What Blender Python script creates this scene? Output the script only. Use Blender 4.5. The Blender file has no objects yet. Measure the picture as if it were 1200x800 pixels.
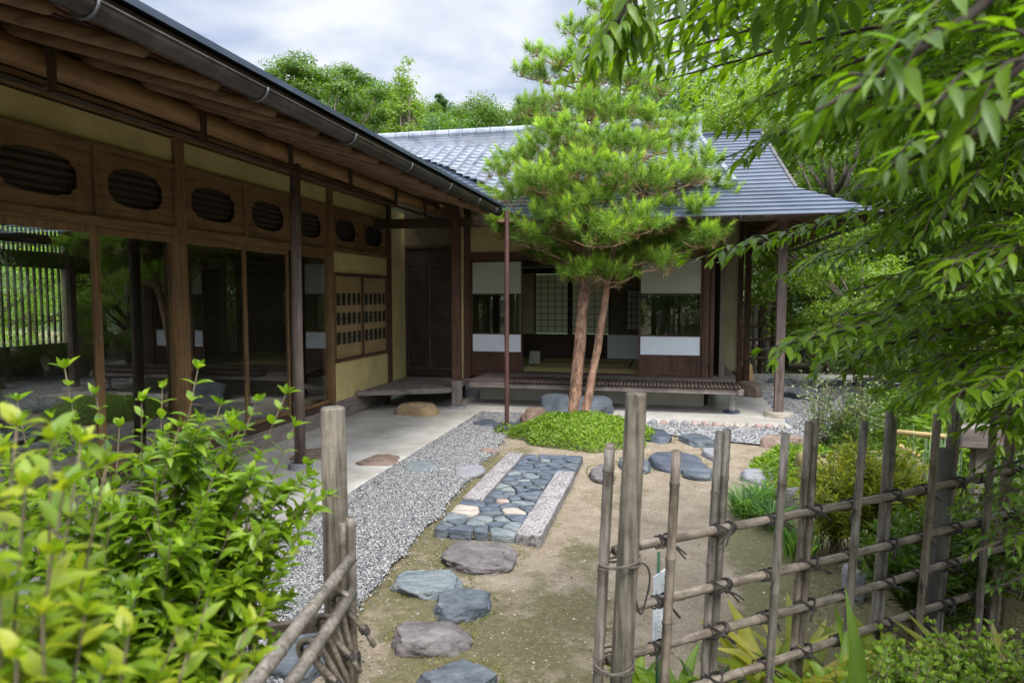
import bpy, bmesh, math, random
import numpy as np
from math import radians as R, sin, cos, pi, atan, sqrt
from mathutils import Vector, noise as mnoise
random.seed(7); rng = np.random.default_rng(7)
scene = bpy.context.scene
C = scene.collection
# ------------------------------------------------------------------ camera
EYE = 1.7; YAW = R(12.75); PITCH = R(3.8)
cd = bpy.data.cameras.new('camera'); cam = bpy.data.objects.new('camera', cd); C.objects.link(cam)
cam.location = (0, 0, EYE); cam.rotation_euler = (R(90) - PITCH, 0, YAW)
cd.lens = 24; cd.sensor_width = 36; cd.clip_start = 0.05; cd.clip_end = 2000
cd.dof.use_dof = True; cd.dof.focus_distance = 6.5; cd.dof.aperture_fstop = 4.0
scene.camera = cam
# ------------------------------------------------------------------ sky, sun, exposure
SUN_EL, SUN_AZ = R(58), R(150)      # azimuth clockwise from +Y
w = bpy.data.worlds.new('World'); scene.world = w; w.use_nodes = True
nt = w.node_tree; nt.nodes.clear()
def N(nt, t, **k):
    n = nt.nodes.new(t)
    for a, b in k.items(): setattr(n, a, b)
    return n
def L(nt, a, b): nt.links.new(a, b)
sky = N(nt, 'ShaderNodeTexSky', sky_type='NISHITA', sun_disc=False, sun_elevation=SUN_EL, sun_rotation=SUN_AZ)
tc = N(nt, 'ShaderNodeTexCoord'); sx = N(nt, 'ShaderNodeSeparateXYZ'); L(nt, tc.outputs['Generated'], sx.inputs[0])
ad = N(nt, 'ShaderNodeMath', operation='ADD'); ad.inputs[1].default_value = 0.22
mx0 = N(nt, 'ShaderNodeMath', operation='MAXIMUM'); mx0.inputs[1].default_value = 0.0
L(nt, sx.outputs['Z'], mx0.inputs[0]); L(nt, mx0.outputs[0], ad.inputs[0])
dx = N(nt, 'ShaderNodeMath', operation='DIVIDE'); dy = N(nt, 'ShaderNodeMath', operation='DIVIDE')
L(nt, sx.outputs['X'], dx.inputs[0]); L(nt, ad.outputs[0], dx.inputs[1]); L(nt, sx.outputs['Y'], dy.inputs[0]); L(nt, ad.outputs[0], dy.inputs[1])
cx = N(nt, 'ShaderNodeCombineXYZ'); L(nt, dx.outputs[0], cx.inputs[0]); L(nt, dy.outputs[0], cx.inputs[1])
n1 = N(nt, 'ShaderNodeTexNoise'); n1.inputs['Scale'].default_value = 1.9; n1.inputs['Detail'].default_value = 5; n1.inputs['Roughness'].default_value = .5
n1.inputs['Distortion'].default_value = .3
L(nt, cx.outputs[0], n1.inputs['Vector'])
cr = N(nt, 'ShaderNodeValToRGB'); L(nt, n1.outputs['Fac'], cr.inputs[0])
cr.color_ramp.elements[0].position = .40; cr.color_ramp.elements[0].color = (2.0, 2.35, 3.1, 1)
cr.color_ramp.elements[1].position = .60; cr.color_ramp.elements[1].color = (4.0, 4.05, 4.2, 1)
# overcast sky: the cloud deck is brighter overhead than towards the horizon
zr = N(nt, 'ShaderNodeMapRange'); zr.inputs['From Min'].default_value = .38; zr.inputs['From Max'].default_value = 1; zr.inputs['To Min'].default_value = 1; zr.inputs['To Max'].default_value = 4.6
GD = N(nt, 'ShaderNodeVectorMath', operation='DOT_PRODUCT'); GD.inputs[1].default_value = (sin(R(140)) * .74, cos(R(140)) * .74, .67); L(nt, tc.outputs['Generated'], GD.inputs[0])
g2_ = N(nt, 'ShaderNodeMapRange'); g2_.inputs['From Min'].default_value = .1; g2_.inputs['From Max'].default_value = 1; g2_.inputs['To Max'].default_value = 4.5; L(nt, GD.outputs['Value'], g2_.inputs['Value'])   # bright cloud round the hidden sun
gs = N(nt, 'ShaderNodeMath', operation='ADD'); L(nt, zr.outputs[0], gs.inputs[0]); L(nt, g2_.outputs[0], gs.inputs[1])
L(nt, sx.outputs['Z'], zr.inputs['Value']); cm = N(nt, 'ShaderNodeVectorMath', operation='SCALE'); L(nt, cr.outputs[0], cm.inputs[0]); L(nt, gs.outputs[0], cm.inputs['Scale'])
mixc = N(nt, 'ShaderNodeMix', data_type='RGBA'); mixc.inputs[0].default_value = .9
L(nt, sky.outputs[0], mixc.inputs[6]); L(nt, cm.outputs[0], mixc.inputs[7])
bg = N(nt, 'ShaderNodeBackground'); bg.inputs[1].default_value = .085; L(nt, mixc.outputs[2], bg.inputs[0])
wo = N(nt, 'ShaderNodeOutputWorld'); L(nt, bg.outputs[0], wo.inputs[0])
sd = bpy.data.lights.new('sun', 'SUN'); sd.energy = 1.3; sd.angle = R(16); sd.color = (1, .96, .9)
so = bpy.data.objects.new('sun', sd); C.objects.link(so); so.rotation_euler = (R(90) - SUN_EL, 0, pi - SUN_AZ)
scene.view_settings.view_transform = 'Standard'; scene.view_settings.look = 'None'
scene.view_settings.exposure = 1.6; scene.view_settings.gamma = 1
scene.render.engine = 'CYCLES'
scene.cycles.max_bounces = 8; scene.cycles.transparent_max_bounces = 10

# ------------------------------------------------------------------ helpers
def unit(v): v = np.asarray(v, float); return v / (np.linalg.norm(v) + 1e-12)
_f = np.array([-sin(YAW) * cos(PITCH), cos(YAW) * cos(PITCH), -sin(PITCH)]); _r = np.array([cos(YAW), sin(YAW), 0]); _u = np.cross(_r, _f)
def sight(px, py): return _f + _r * (px - 600) / 800 - _u * (py - 400) / 800      # direction measured in the photo
def at(px, py, D): return np.array([0, 0, EYE]) + sight(px, py) * D               # point at depth D
def gr(px, py, z=0.):                                                              # point on the ground
    d = sight(px, py); return np.array([0, 0, EYE]) + d * ((z - EYE) / d[2])

class MB:
    def __init__(s): s.v = []; s.f = []; s.n = 0; s.m = []
    def add(s, v, f, mi=0):
        v = [tuple(map(float, p)) for p in v]; s.v += v; s.f += [tuple(i + s.n for i in q) for q in f]; s.m += [mi] * len(f); s.n += len(v); return s
    def box(s, x0, x1, y0, y1, z0, z1, mi=0):
        v = [(x, y, z) for z in (z0, z1) for y in (y0, y1) for x in (x0, x1)]
        return s.add(v, [(0, 2, 3, 1), (4, 5, 7, 6), (0, 1, 5, 4), (2, 6, 7, 3), (0, 4, 6, 2), (1, 3, 7, 5)], mi)
    def beam(s, a, b, wd, ht, mi=0):           # box along a-b, wd sideways, ht up
        a = np.array(a, float); b = np.array(b, float); d = unit(b - a)
        up = np.array([0, 0, 1.]) if abs(d[2]) < .95 else np.array([0, 1., 0])
        sd_ = unit(np.cross(d, up)); up = np.cross(sd_, d)
        v = [p + sd_ * wd / 2 * i + up * ht / 2 * j for p in (a, b) for j in (-1, 1) for i in (-1, 1)]
        return s.add(v, [(0, 1, 3, 2), (4, 6, 7, 5), (0, 4, 5, 1), (2, 3, 7, 6), (0, 2, 6, 4), (1, 5, 7, 3)], mi)
    def tube(s, pts, rad, n=8, cap=True, mi=0):
        pts = [np.array(p, float) for p in pts]; k = len(pts)
        if not hasattr(rad, '__len__'): rad = [rad] * k
        base = s.n; v = []; f = []; ref = np.array([0, 0, 1.]); a = None
        for i, p in enumerate(pts):
            d = unit(pts[min(i + 1, k - 1)] - pts[max(i - 1, 0)])
            if a is None: a = unit(np.cross(d, ref if abs(d[2]) < .9 else np.array([1., 0, 0])))
            else: a = unit(a - d * np.dot(a, d))
            b = np.cross(d, a)
            for j in range(n): t = 2 * pi * j / n; v.append(p + (a * cos(t) + b * sin(t)) * rad[i])
        for i in range(k - 1):
            for j in range(n): f.append((i * n + j, i * n + (j + 1) % n, (i + 1) * n + (j + 1) % n, (i + 1) * n + j))
        if cap: f.append(tuple(range(n))[::-1]); f.append(tuple((k - 1) * n + j for j in range(n)))
        return s.add(v, f, mi)
    def prism(s, poly, z0, z1, mi=0):          # vertical prism of an xy polygon (counter-clockwise)
        n = len(poly); v = [(p[0], p[1], z0) for p in poly] + [(p[0], p[1], z1) for p in poly]
        return s.add(v, [tuple(range(n))[::-1], tuple(range(n, 2 * n))] + [(i, (i + 1) % n, n + (i + 1) % n, n + i) for i in range(n)], mi)
    def build(s, name, mat, parent=None, smooth=False, bevel=0, loc=None):
        me = bpy.data.meshes.new(name); me.from_pydata(s.v, [], s.f)
        for m_ in (mat if isinstance(mat, (list, tuple)) else [mat]): me.materials.append(m_)
        me.polygons.foreach_set('material_index', s.m)
        if smooth: me.polygons.foreach_set('use_smooth', [True] * len(s.f))
        me.update(); o = bpy.data.objects.new(name, me); C.objects.link(o)
        if parent: o.parent = parent
        if bevel: b = o.modifiers.new('b', 'BEVEL'); b.width = bevel; b.segments = 2; b.limit_method = 'ANGLE'
        return o
def npmesh(name, V, F, mat, parent=None, smooth=False, rnd=None):
    me = bpy.data.meshes.new(name); V = np.asarray(V, np.float32); F = np.asarray(F, np.int32); k = F.shape[1]
    me.vertices.add(len(V)); me.vertices.foreach_set('co', V.ravel())
    me.loops.add(F.size); me.loops.foreach_set('vertex_index', F.ravel())
    me.polygons.add(len(F)); me.polygons.foreach_set('loop_start', np.arange(0, F.size, k, dtype=np.int32))
    if smooth: me.polygons.foreach_set('use_smooth', np.ones(len(F), bool))
    if rnd is not None:
        a = me.attributes.new('rnd', 'FLOAT', 'FACE'); a.data.foreach_set('value', np.asarray(rnd, np.float32))
    me.materials.append(mat); me.update(calc_edges=True); me.validate()
    o = bpy.data.objects.new(name, me); C.objects.link(o)
    if parent: o.parent = parent
    return o
def tag(o, label=None, cat=None, group=None, kind=None):
    if label: o['label'] = label
    if cat: o['category'] = cat
    if group: o['group'] = group
    if kind: o['kind'] = kind
    return o
def thing(name, label, cat, loc=(0, 0, 0), group=None):
    o = bpy.data.objects.new(name, None); C.objects.link(o); o.location = loc; o.empty_display_size = .1
    return tag(o, label, cat, group)
def origin_to(o, p):                            # move a mesh object's origin to p
    p = Vector(p); o.data.transform(__import__('mathutils').Matrix.Translation(-p)); o.location = o.location + p; return o

# ------------------------------------------------------------------ materials
def mat(name): m = bpy.data.materials.new(name); m.use_nodes = True; return m, m.node_tree, m.node_tree.nodes['Principled BSDF']
def ramp(nt, pts):
    r = N(nt, 'ShaderNodeValToRGB'); e = r.color_ramp.elements
    while len(e) < len(pts): e.new(.5)
    for i, (p, c) in enumerate(pts): e[i].position = p; e[i].color = (*c, 1)
    return r
def noisy(name, pts, scale=8, detail=6, rough=.8, bump=.2, bscale=None, stretch=(1, 1, 1), dist=0.01, spec=.3, gloss=None, rand=0, rotz=0, nr=.6, blot=None):
    m, nt, b = mat(name); tc = N(nt, 'ShaderNodeTexCoord'); mp = N(nt, 'ShaderNodeMapping'); mp.inputs['Scale'].default_value = stretch
    m0 = N(nt, 'ShaderNodeMapping'); m0.inputs['Rotation'].default_value = (0, 0, rotz); L(nt, tc.outputs['Object'], m0.inputs[0]); L(nt, m0.outputs[0], mp.inputs[0]); vec = mp.outputs[0]
    if rand:
        oi = N(nt, 'ShaderNodeObjectInfo'); va = N(nt, 'ShaderNodeVectorMath', operation='ADD'); sc = N(nt, 'ShaderNodeMath', operation='MULTIPLY'); sc.inputs[1].default_value = 37
        L(nt, oi.outputs['Random'], sc.inputs[0]); L(nt, vec, va.inputs[0]); L(nt, sc.outputs[0], va.inputs[1]); vec = va.outputs[0]
    n = N(nt, 'ShaderNodeTexNoise'); n.inputs['Scale'].default_value = scale; n.inputs['Detail'].default_value = detail; n.inputs['Roughness'].default_value = nr
    L(nt, vec, n.inputs['Vector']); r = ramp(nt, pts); L(nt, n.outputs['Fac'], r.inputs[0]); L(nt, r.outputs[0], b.inputs['Base Color'])
    if blot:
        nb = N(nt, 'ShaderNodeTexNoise'); nb.inputs['Scale'].default_value = blot[0]; nb.inputs['Detail'].default_value = 9; nb.inputs['Roughness'].default_value = .72; L(nt, m0.outputs[0], nb.inputs['Vector'])
        rb = ramp(nt, [(.36, (blot[1], blot[1] * .98, blot[1] * .95)), (.56, (1, 1, 1))]); L(nt, nb.outputs['Fac'], rb.inputs[0]); mb_ = N(nt, 'ShaderNodeMix', data_type='RGBA', blend_type='MULTIPLY'); mb_.inputs[0].default_value = 1
        L(nt, r.outputs[0], mb_.inputs[6]); L(nt, rb.outputs[0], mb_.inputs[7]); L(nt, mb_.outputs[2], b.inputs['Base Color'])
    n2 = N(nt, 'ShaderNodeTexNoise'); n2.inputs['Scale'].default_value = bscale or scale * 4; n2.inputs['Detail'].default_value = 6; L(nt, vec, n2.inputs['Vector'])
    bm = N(nt, 'ShaderNodeBump'); bm.inputs['Strength'].default_value = bump; bm.inputs['Distance'].default_value = dist
    L(nt, n2.outputs['Fac'], bm.inputs['Height']); L(nt, bm.outputs[0], b.inputs['Normal'])
    b.inputs['Roughness'].default_value = rough; b.inputs['Specular IOR Level'].default_value = spec
    return m
def wood(name, c0, c1, axis=2, rough=.6, bump=.25, c2=None):  # grain along one axis
    st = [14, 14, 14]; st[axis] = .7
    pts = [(.3, c0), (.55, c1)] + ([(.75, c2)] if c2 else [(.8, tuple(x * .8 for x in c1))])
    return noisy(name, pts, 2.2, 8, rough, bump, 5, tuple(st), .004, rand=1, blot=(2.5, .68))
def W3(name, c0, c1, **k): return [wood(name + '_' + 'xyz'[a], c0, c1, a, **k) for a in range(3)]
honey = W3('honey_wood', (.09, .048, .021), (.215, .122, .054))
redw = W3('red_brown_wood', (.045, .022, .014), (.11, .052, .034))
darkw = W3('dark_wood', (.03, .019, .013), (.07, .042, .028))
greyw = W3('weathered_wood', (.11, .085, .075), (.24, .20, .18), rough=.85, bump=.5)
eavew = W3('eave_wood', (.085, .045, .024), (.19, .105, .056))
postw = noisy('pole_wood', [(.32, (0.0392, 0.035, 0.025)), (.48, (0.118, 0.101, 0.075)), (.62, (0.188, 0.158, 0.12)), (.74, (0.102, 0.101, 0.0667))], 3, 9, .9, .8, 7, (22, 22, 1.1), .006, blot=(7, .55))
eavepost = wood('eave_post_wood', (.075, .05, .04), (.19, .14, .12), 2)
bamboo = noisy('weathered_bamboo', [(.33, (0.0911, 0.0673, 0.0485)), (.5, (0.175, 0.141, 0.107)), (.66, (0.231, 0.195, 0.155)), (.75, (0.119, 0.101, 0.0775))], 3, 8, .6, .35, 6, (3, 30, 30), .003, .35, rotz=-R(39), blot=(9, .5))
bamboog = noisy('grey_bamboo', [(.33, (0.07, 0.0572, 0.0452)), (.5, (0.161, 0.138, 0.113)), (.66, (0.217, 0.188, 0.158)), (.75, (0.112, 0.0942, 0.0743))], 3, 8, .55, .3, 6, (30, 30, 2), .003, .35, rand=1, blot=(9, .5))
bamboov = noisy('brown_bamboo', [(.33, (.075, .055, .04)), (.5, (.17, .135, .10)), (.66, (.24, .20, .155)), (.75, (.11, .09, .07))], 3, 8, .55, .3, 6, (30, 30, 2), .003, .35, rand=1, blot=(9, .5))
bambooy = noisy('yellow_bamboo', [(.3, (.28, .19, .07)), (.6, (.44, .33, .14))], 4, 6, .45, .15)
cut = noisy('cut_end', [(.3, (.05, .04, .03)), (.7, (.13, .10, .08))], 20, 4, .9, .3)
nodem = noisy('bamboo_node', [(.3, (.07, .06, .05)), (.7, (.17, .15, .12))], 20, 4, .8, .3)
cord = noisy('black_cord', [(.3, (.018, .015, .013)), (.7, (.06, .05, .045))], 40, 4, .9, .6)
plaster = noisy('ochre_plaster', [(.3, (0.462, 0.369, 0.16)), (.7, (0.55, 0.451, 0.215))], 3, 8, .95, .25, 60, dist=.004, blot=(1.6, .84))
plaster2 = noisy('pale_plaster', [(.3, (.42, .36, .22)), (.7, (.5, .43, .28))], 3, 8, .95, .25, 60, dist=.004, blot=(1.6, .84))
metal = noisy('gutter_metal', [(.3, (.03, .024, .022)), (.6, (.07, .055, .048)), (.8, (.12, .10, .09))], 6, 8, .45, .2, 30, spec=.5, blot=(2.5, .6)); metal.node_tree.nodes['Principled BSDF'].inputs['Metallic'].default_value = .4
hookm = noisy('hook_metal', [(.3, (.05, .05, .055)), (.7, (.10, .10, .11))], 12, 4, .5, .1)
roofm = noisy('slate_metal_roof', [(.35, (0.0257, 0.0374, 0.0595)), (.65, (0.0478, 0.0612, 0.0905))], 2.5, 8, .42, .15, 18, (1, 1, 1), .004, .5, rand=0, blot=(1.1, .78))
tilem = noisy('grey_roof_tile', [(.3, (0.0992, 0.121, 0.153)), (.55, (0.209, 0.226, 0.257)), (.75, (0.165, 0.163, 0.168))], 5, 8, .38, .12, 25, dist=.004, spec=.6, blot=(2.2, .72))
paper = mat('shoji_paper')
def mk_paper(name, col, tr=.45):
    m, nt, b = mat(name); b.inputs['Roughness'].default_value = .9; t = N(nt, 'ShaderNodeBsdfTranslucent'); t.inputs[0].default_value = (*col, 1); mx = N(nt, 'ShaderNodeMixShader'); mx.inputs[0].default_value = tr
    n = N(nt, 'ShaderNodeTexNoise'); n.inputs['Scale'].default_value = 9; n.inputs['Detail'].default_value = 6
    tc = N(nt, 'ShaderNodeTexCoord'); L(nt, tc.outputs['Object'], n.inputs['Vector'])
    r = ramp(nt, [(.3, tuple(x * .93 for x in col)), (.7, col)]); L(nt, n.outputs['Fac'], r.inputs[0]); L(nt, r.outputs[0], b.inputs['Base Color'])
    L(nt, b.outputs[0], mx.inputs[1]); L(nt, t.outputs[0], mx.inputs[2]); L(nt, mx.outputs[0], nt.nodes['Material Output'].inputs[0]); return m
paper = mk_paper('shoji_paper', (.74, .74, .64)); paperw = mk_paper('white_paper', (.86, .89, .94), .04)
def mk_glass(name, tint=(.8, .86, .8), k=1.0):
    m, nt, b = mat(name); nt.nodes.remove(b); t = N(nt, 'ShaderNodeBsdfTransparent'); t.inputs[0].default_value = (*tint, 1)
    g = N(nt, 'ShaderNodeBsdfGlossy'); g.inputs['Roughness'].default_value = .0; g.inputs[0].default_value = (.95, 1, .97, 1)
    fr = N(nt, 'ShaderNodeFresnel'); fr.inputs[0].default_value = 1.52; mu = N(nt, 'ShaderNodeMath', operation='MULTIPLY'); mu.inputs[1].default_value = k; mu.use_clamp = True
    mx = N(nt, 'ShaderNodeMixShader'); ge = N(nt, 'ShaderNodeNewGeometry'); iv = N(nt, 'ShaderNodeMath', operation='SUBTRACT'); iv.inputs[0].default_value = 1; L(nt, ge.outputs['Backfacing'], iv.inputs[1]); m2 = N(nt, 'ShaderNodeMath', operation='MULTIPLY'); L(nt, fr.outputs[0], mu.inputs[0]); L(nt, mu.outputs[0], m2.inputs[0]); L(nt, iv.outputs[0], m2.inputs[1]); L(nt, m2.outputs[0], mx.inputs[0]); L(nt, t.outputs[0], mx.inputs[1]); L(nt, g.outputs[0], mx.inputs[2])
    L(nt, mx.outputs[0], nt.nodes['Material Output'].inputs[0]); return m
glass = mk_glass('window_glass', (.85, .9, .85), k=1.9)
tatami = noisy('tatami', [(.3, (.52, .42, .17)), (.7, (.66, .54, .25))], 3, 8, .8, .4, 60, (1, 40, 1), .003)
black = noisy('black_cloth_edge', [(.3, (.012, .012, .012)), (.7, (.03, .03, .03))], 30, 3, .9, .2)
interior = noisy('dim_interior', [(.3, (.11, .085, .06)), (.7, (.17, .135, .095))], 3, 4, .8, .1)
tataki = noisy('earthen_concrete', [(.25, (.30, .275, .235)), (.5, (.40, .375, .33)), (.75, (.47, .45, .41))], 2.2, 10, .95, .45, 70, dist=.006, blot=(1.3, .78))
granite = noisy('pink_granite', [(.35, (0.096, 0.0858, 0.0796)), (.5, (0.237, 0.218, 0.211)), (.64, (0.341, 0.32, 0.31))], 38, 5, .85, .6, 45, dist=.008, blot=(5, .62))
def stone(name, pts, sc=5, rough=.75, bump=.5): return noisy(name, pts, sc, 12, rough, .9, sc * 3, dist=.014, rand=1, spec=.4, nr=.78, stretch=(1, 1.5, 2.2))
slate = stone('blue_slate', [(.36, (0.0308, 0.0386, 0.047)), (.5, (0.0732, 0.0852, 0.0958)), (.6, (0.112, 0.123, 0.131)), (.72, (0.185, 0.185, 0.185))], 6)
slate2 = stone('green_slate', [(.36, (0.0624, 0.078, 0.0858)), (.5, (0.133, 0.152, 0.156)), (.64, (0.211, 0.215, 0.203))], 8)
purple = stone('purple_stone', [(.36, (0.0481, 0.0403, 0.0399)), (.48, (0.102, 0.087, 0.0831)), (.58, (0.15, 0.131, 0.12)), (.70, (0.205, 0.195, 0.18))], 6)
brownst = stone('brown_stone', [(.36, (.09, .06, .045)), (.5, (.19, .13, .10)), (.64, (.28, .21, .16))], 8)
rust = stone('rust_stone', [(.3, (.16, .10, .06)), (.5, (.33, .24, .14)), (.66, (.48, .24, .04))], 5)
darkst = stone('dark_rock', [(.3, (0.0187, 0.0238, 0.034)), (.5, (0.051, 0.0595, 0.0765)), (.75, (0.119, 0.128, 0.145))], 7, .6)
darkbr = stone('dark_brown_rock', [(.3, (.05, .032, .025)), (.5, (.13, .085, .06)), (.75, (.22, .15, .11))], 9)
cream = stone('cream_pebble', [(.3, (0.236, 0.186, 0.136)), (.6, (0.36, 0.322, 0.267))], 8)
pink = stone('pink_pebble', [(.3, (0.238, 0.154, 0.126)), (.6, (0.35, 0.266, 0.231))], 8)
greyst = stone('grey_step_stone', [(.3, (0.12, 0.12, 0.126)), (.6, (0.228, 0.222, 0.228))], 6)
bark_pine = noisy('pine_bark', [(.38, (0.102, 0.065, 0.0469)), (.48, (0.287, 0.163, 0.105)), (.62, (0.464, 0.28, 0.191)), (.7, (0.341, 0.221, 0.161))], 7, 10, .95, 1, 9, (3, 3, .9), .03, nr=.75, blot=(3, .6))
bark = noisy('bark', [(.3, (.05, .04, .03)), (.6, (.15, .12, .095))], 6, 8, .95, .8, 12, (3, 3, 1), .02)
twig = noisy('twig_bark', [(.3, (.075, .06, .035)), (.7, (.17, .13, .08))], 20, 4, .8, .2)
twigd = noisy('dark_twig', [(.3, (.03, .022, .016)), (.7, (.07, .05, .04))], 20, 4, .8, .2)
moss = noisy('mossy_stone', [(.3, (.07, .07, .02)), (.5, (.16, .13, .05)), (.7, (.28, .22, .14))], 7, 9, .95, .7, 25, dist=.02)
waterm, _nt, _b = mat('still_water'); _b.inputs['Base Color'].default_value = (.02, .03, .015, 1); _b.inputs['Roughness'].default_value = .05
_n = N(_nt, 'ShaderNodeTexNoise'); _n.inputs['Scale'].default_value = 6; _bm = N(_nt, 'ShaderNodeBump'); _bm.inputs['Strength'].default_value = .1; L(_nt, _n.outputs['Fac'], _bm.inputs['Height']); L(_nt, _bm.outputs[0], _b.inputs['Normal'])
def leafm(name, pts, tr=.4, rough=.45, trk=1.6, nscale=1.2, spec=.35):
    """leaf colour varies from leaf to leaf (rnd) and from patch to patch"""
    m, nt, b = mat(name); a = N(nt, 'ShaderNodeAttribute'); a.attribute_name = 'rnd'; r = ramp(nt, pts)
    tc = N(nt, 'ShaderNodeTexCoord'); n = N(nt, 'ShaderNodeTexNoise'); n.inputs['Scale'].default_value = nscale; n.inputs['Detail'].default_value = 3; L(nt, tc.outputs['Object'], n.inputs['Vector'])
    sn = N(nt, 'ShaderNodeTexNoise'); sn.inputs['Scale'].default_value = 45; sn.inputs['Detail'].default_value = 4; L(nt, tc.outputs['Object'], sn.inputs['Vector']); sr_ = ramp(nt, [(.24, (.55, .42, .25)), (.34, (1, 1, 1)), (.66, (1, 1, 1)), (.8, (1.25, 1.15, .9))]); L(nt, sn.outputs['Fac'], sr_.inputs[0])
    mi = N(nt, 'ShaderNodeMix', data_type='FLOAT'); mi.inputs[0].default_value = .45; L(nt, a.outputs['Fac'], mi.inputs[2]); L(nt, n.outputs['Fac'], mi.inputs[3])
    L(nt, mi.outputs[0], r.inputs[0]); bl_ = N(nt, 'ShaderNodeMix', data_type='RGBA', blend_type='MULTIPLY'); bl_.inputs[0].default_value = 1; L(nt, r.outputs[0], bl_.inputs[6]); L(nt, sr_.outputs[0], bl_.inputs[7]); L(nt, bl_.outputs[2], b.inputs['Base Color']); b.inputs['Roughness'].default_value = rough; b.inputs['Specular IOR Level'].default_value = spec
    t = N(nt, 'ShaderNodeBsdfTranslucent'); g = N(nt, 'ShaderNodeMix', data_type='RGBA', blend_type='MULTIPLY'); g.inputs[0].default_value = 1
    L(nt, r.outputs[0], g.inputs[6]); g.inputs[7].default_value = (trk * 1.1, trk * 1.15, trk * .5, 1); L(nt, g.outputs[2], t.inputs[0])
    mx = N(nt, 'ShaderNodeMixShader'); mx.inputs[0].default_value = tr; L(nt, b.outputs[0], mx.inputs[1]); L(nt, t.outputs[0], mx.inputs[2]); L(nt, mx.outputs[0], nt.nodes['Material Output'].inputs[0]); return m
lf_bright = leafm('leaf_bright', [(.2, (0.0792, 0.139, 0.0132)), (.5, (0.132, 0.218, 0.0198)), (.8, (0.211, 0.29, 0.033))])
lf_mid = leafm('leaf_mid', [(.2, (0.0338, 0.0713, 0.0063)), (.5, (0.0638, 0.12, 0.00945)), (.8, (0.112, 0.188, 0.0158))])
lf_over = leafm('leaf_overhang', [(.2, (0.0574, 0.114, 0.00548)), (.5, (0.0979, 0.176, 0.00729)), (.8, (0.172, 0.258, 0.0137))], tr=.5, rough=.4)
lf_dark = leafm('leaf_dark', [(.2, (.018, .045, .012)), (.5, (.035, .085, .018)), (.8, (.07, .14, .03))])
lf_bush = leafm('leaf_bush', [(.2, (0.0759, 0.138, 0.00659)), (.5, (0.124, 0.211, 0.00988)), (.8, (0.208, 0.289, 0.0164))], tr=.42, rough=.35)
lf_bushy = leafm('leaf_yellowtip', [(.2, (0.093, 0.164, 0.0063)), (.5, (0.173, 0.24, 0.00948)), (.8, (0.278, 0.29, 0.0158))], tr=.42, rough=.4)
lf_yel = leafm('leaf_yellow', [(.2, (0.102, 0.153, 0.017)), (.5, (0.221, 0.255, 0.0255)), (.8, (0.391, 0.357, 0.051))])
lf_pine = leafm('pine_needle', [(.2, (0.0725, 0.136, 0.0188)), (.5, (0.146, 0.245, 0.028)), (.85, (0.289, 0.416, 0.0469))], tr=.25, rough=.5)
lf_pinet = leafm('pine_needle_new', [(.2, (0.184, 0.305, 0.0242)), (.5, (0.304, 0.448, 0.0403)), (.8, (0.438, 0.573, 0.0807))], tr=.3, rough=.5)
lf_bed = leafm('leaf_ground', [(.2, (0.075, 0.143, 0.0112)), (.5, (0.165, 0.262, 0.0225)), (.8, (0.27, 0.36, 0.045))])
lf_grey = leafm('leaf_greygreen', [(.2, (0.063, 0.108, 0.036)), (.5, (0.135, 0.198, 0.081)), (.8, (0.405, 0.378, 0.324))])
lf_dry = leafm('leaf_dry', [(.2, (.20, .24, .04)), (.5, (.36, .34, .08)), (.8, (.55, .44, .22))])
lf_blade = leafm('blade', [(.2, (.04, .11, .02)), (.5, (.09, .19, .03)), (.8, (.20, .33, .06))])

# ------------------------------------------------------------------ leaves
LEAF = (np.array([[0, 0, 0], [.28, .36, .05], [.62, .42, .04], [1, 0, -.10], [.62, -.42, .04], [.28, -.36, .05], [.3, 0, -.02], [.64, 0, -.02]]),
        [(0, 6, 1, 1), (6, 7, 2, 1), (7, 3, 2, 2), (0, 5, 6, 6), (6, 5, 4, 7), (7, 4, 3, 3)])
LT = np.array([[0, 0, 0], [.16, .30, .05], [.42, .48, .06], [.72, .30, .01], [1, 0, -.12], [.72, -.30, .01], [.42, -.48, .06], [.16, -.30, .05], [.18, 0, 0], [.44, 0, 0], [.74, 0, -.04]])
LF4 = np.array([(0, 8, 1, 1), (8, 9, 2, 1), (9, 10, 3, 2), (10, 4, 3, 3), (0, 7, 8, 8), (7, 6, 9, 8), (6, 5, 10, 9), (5, 4, 10, 10)])
LF3 = []
for q in LF4:
    q = list(q)
    if q[2] == q[3]: LF3.append(q[:3])
    else: LF3 += [[q[0], q[1], q[2]], [q[0], q[2], q[3]]]
LF3 = np.array(LF3)
DT = np.array([[0, 0, 0], [.45, .42, .06], [1, 0, -.06], [.45, -.42, .06]]); DF = np.array([(0, 2, 1), (0, 3, 2)])
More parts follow.
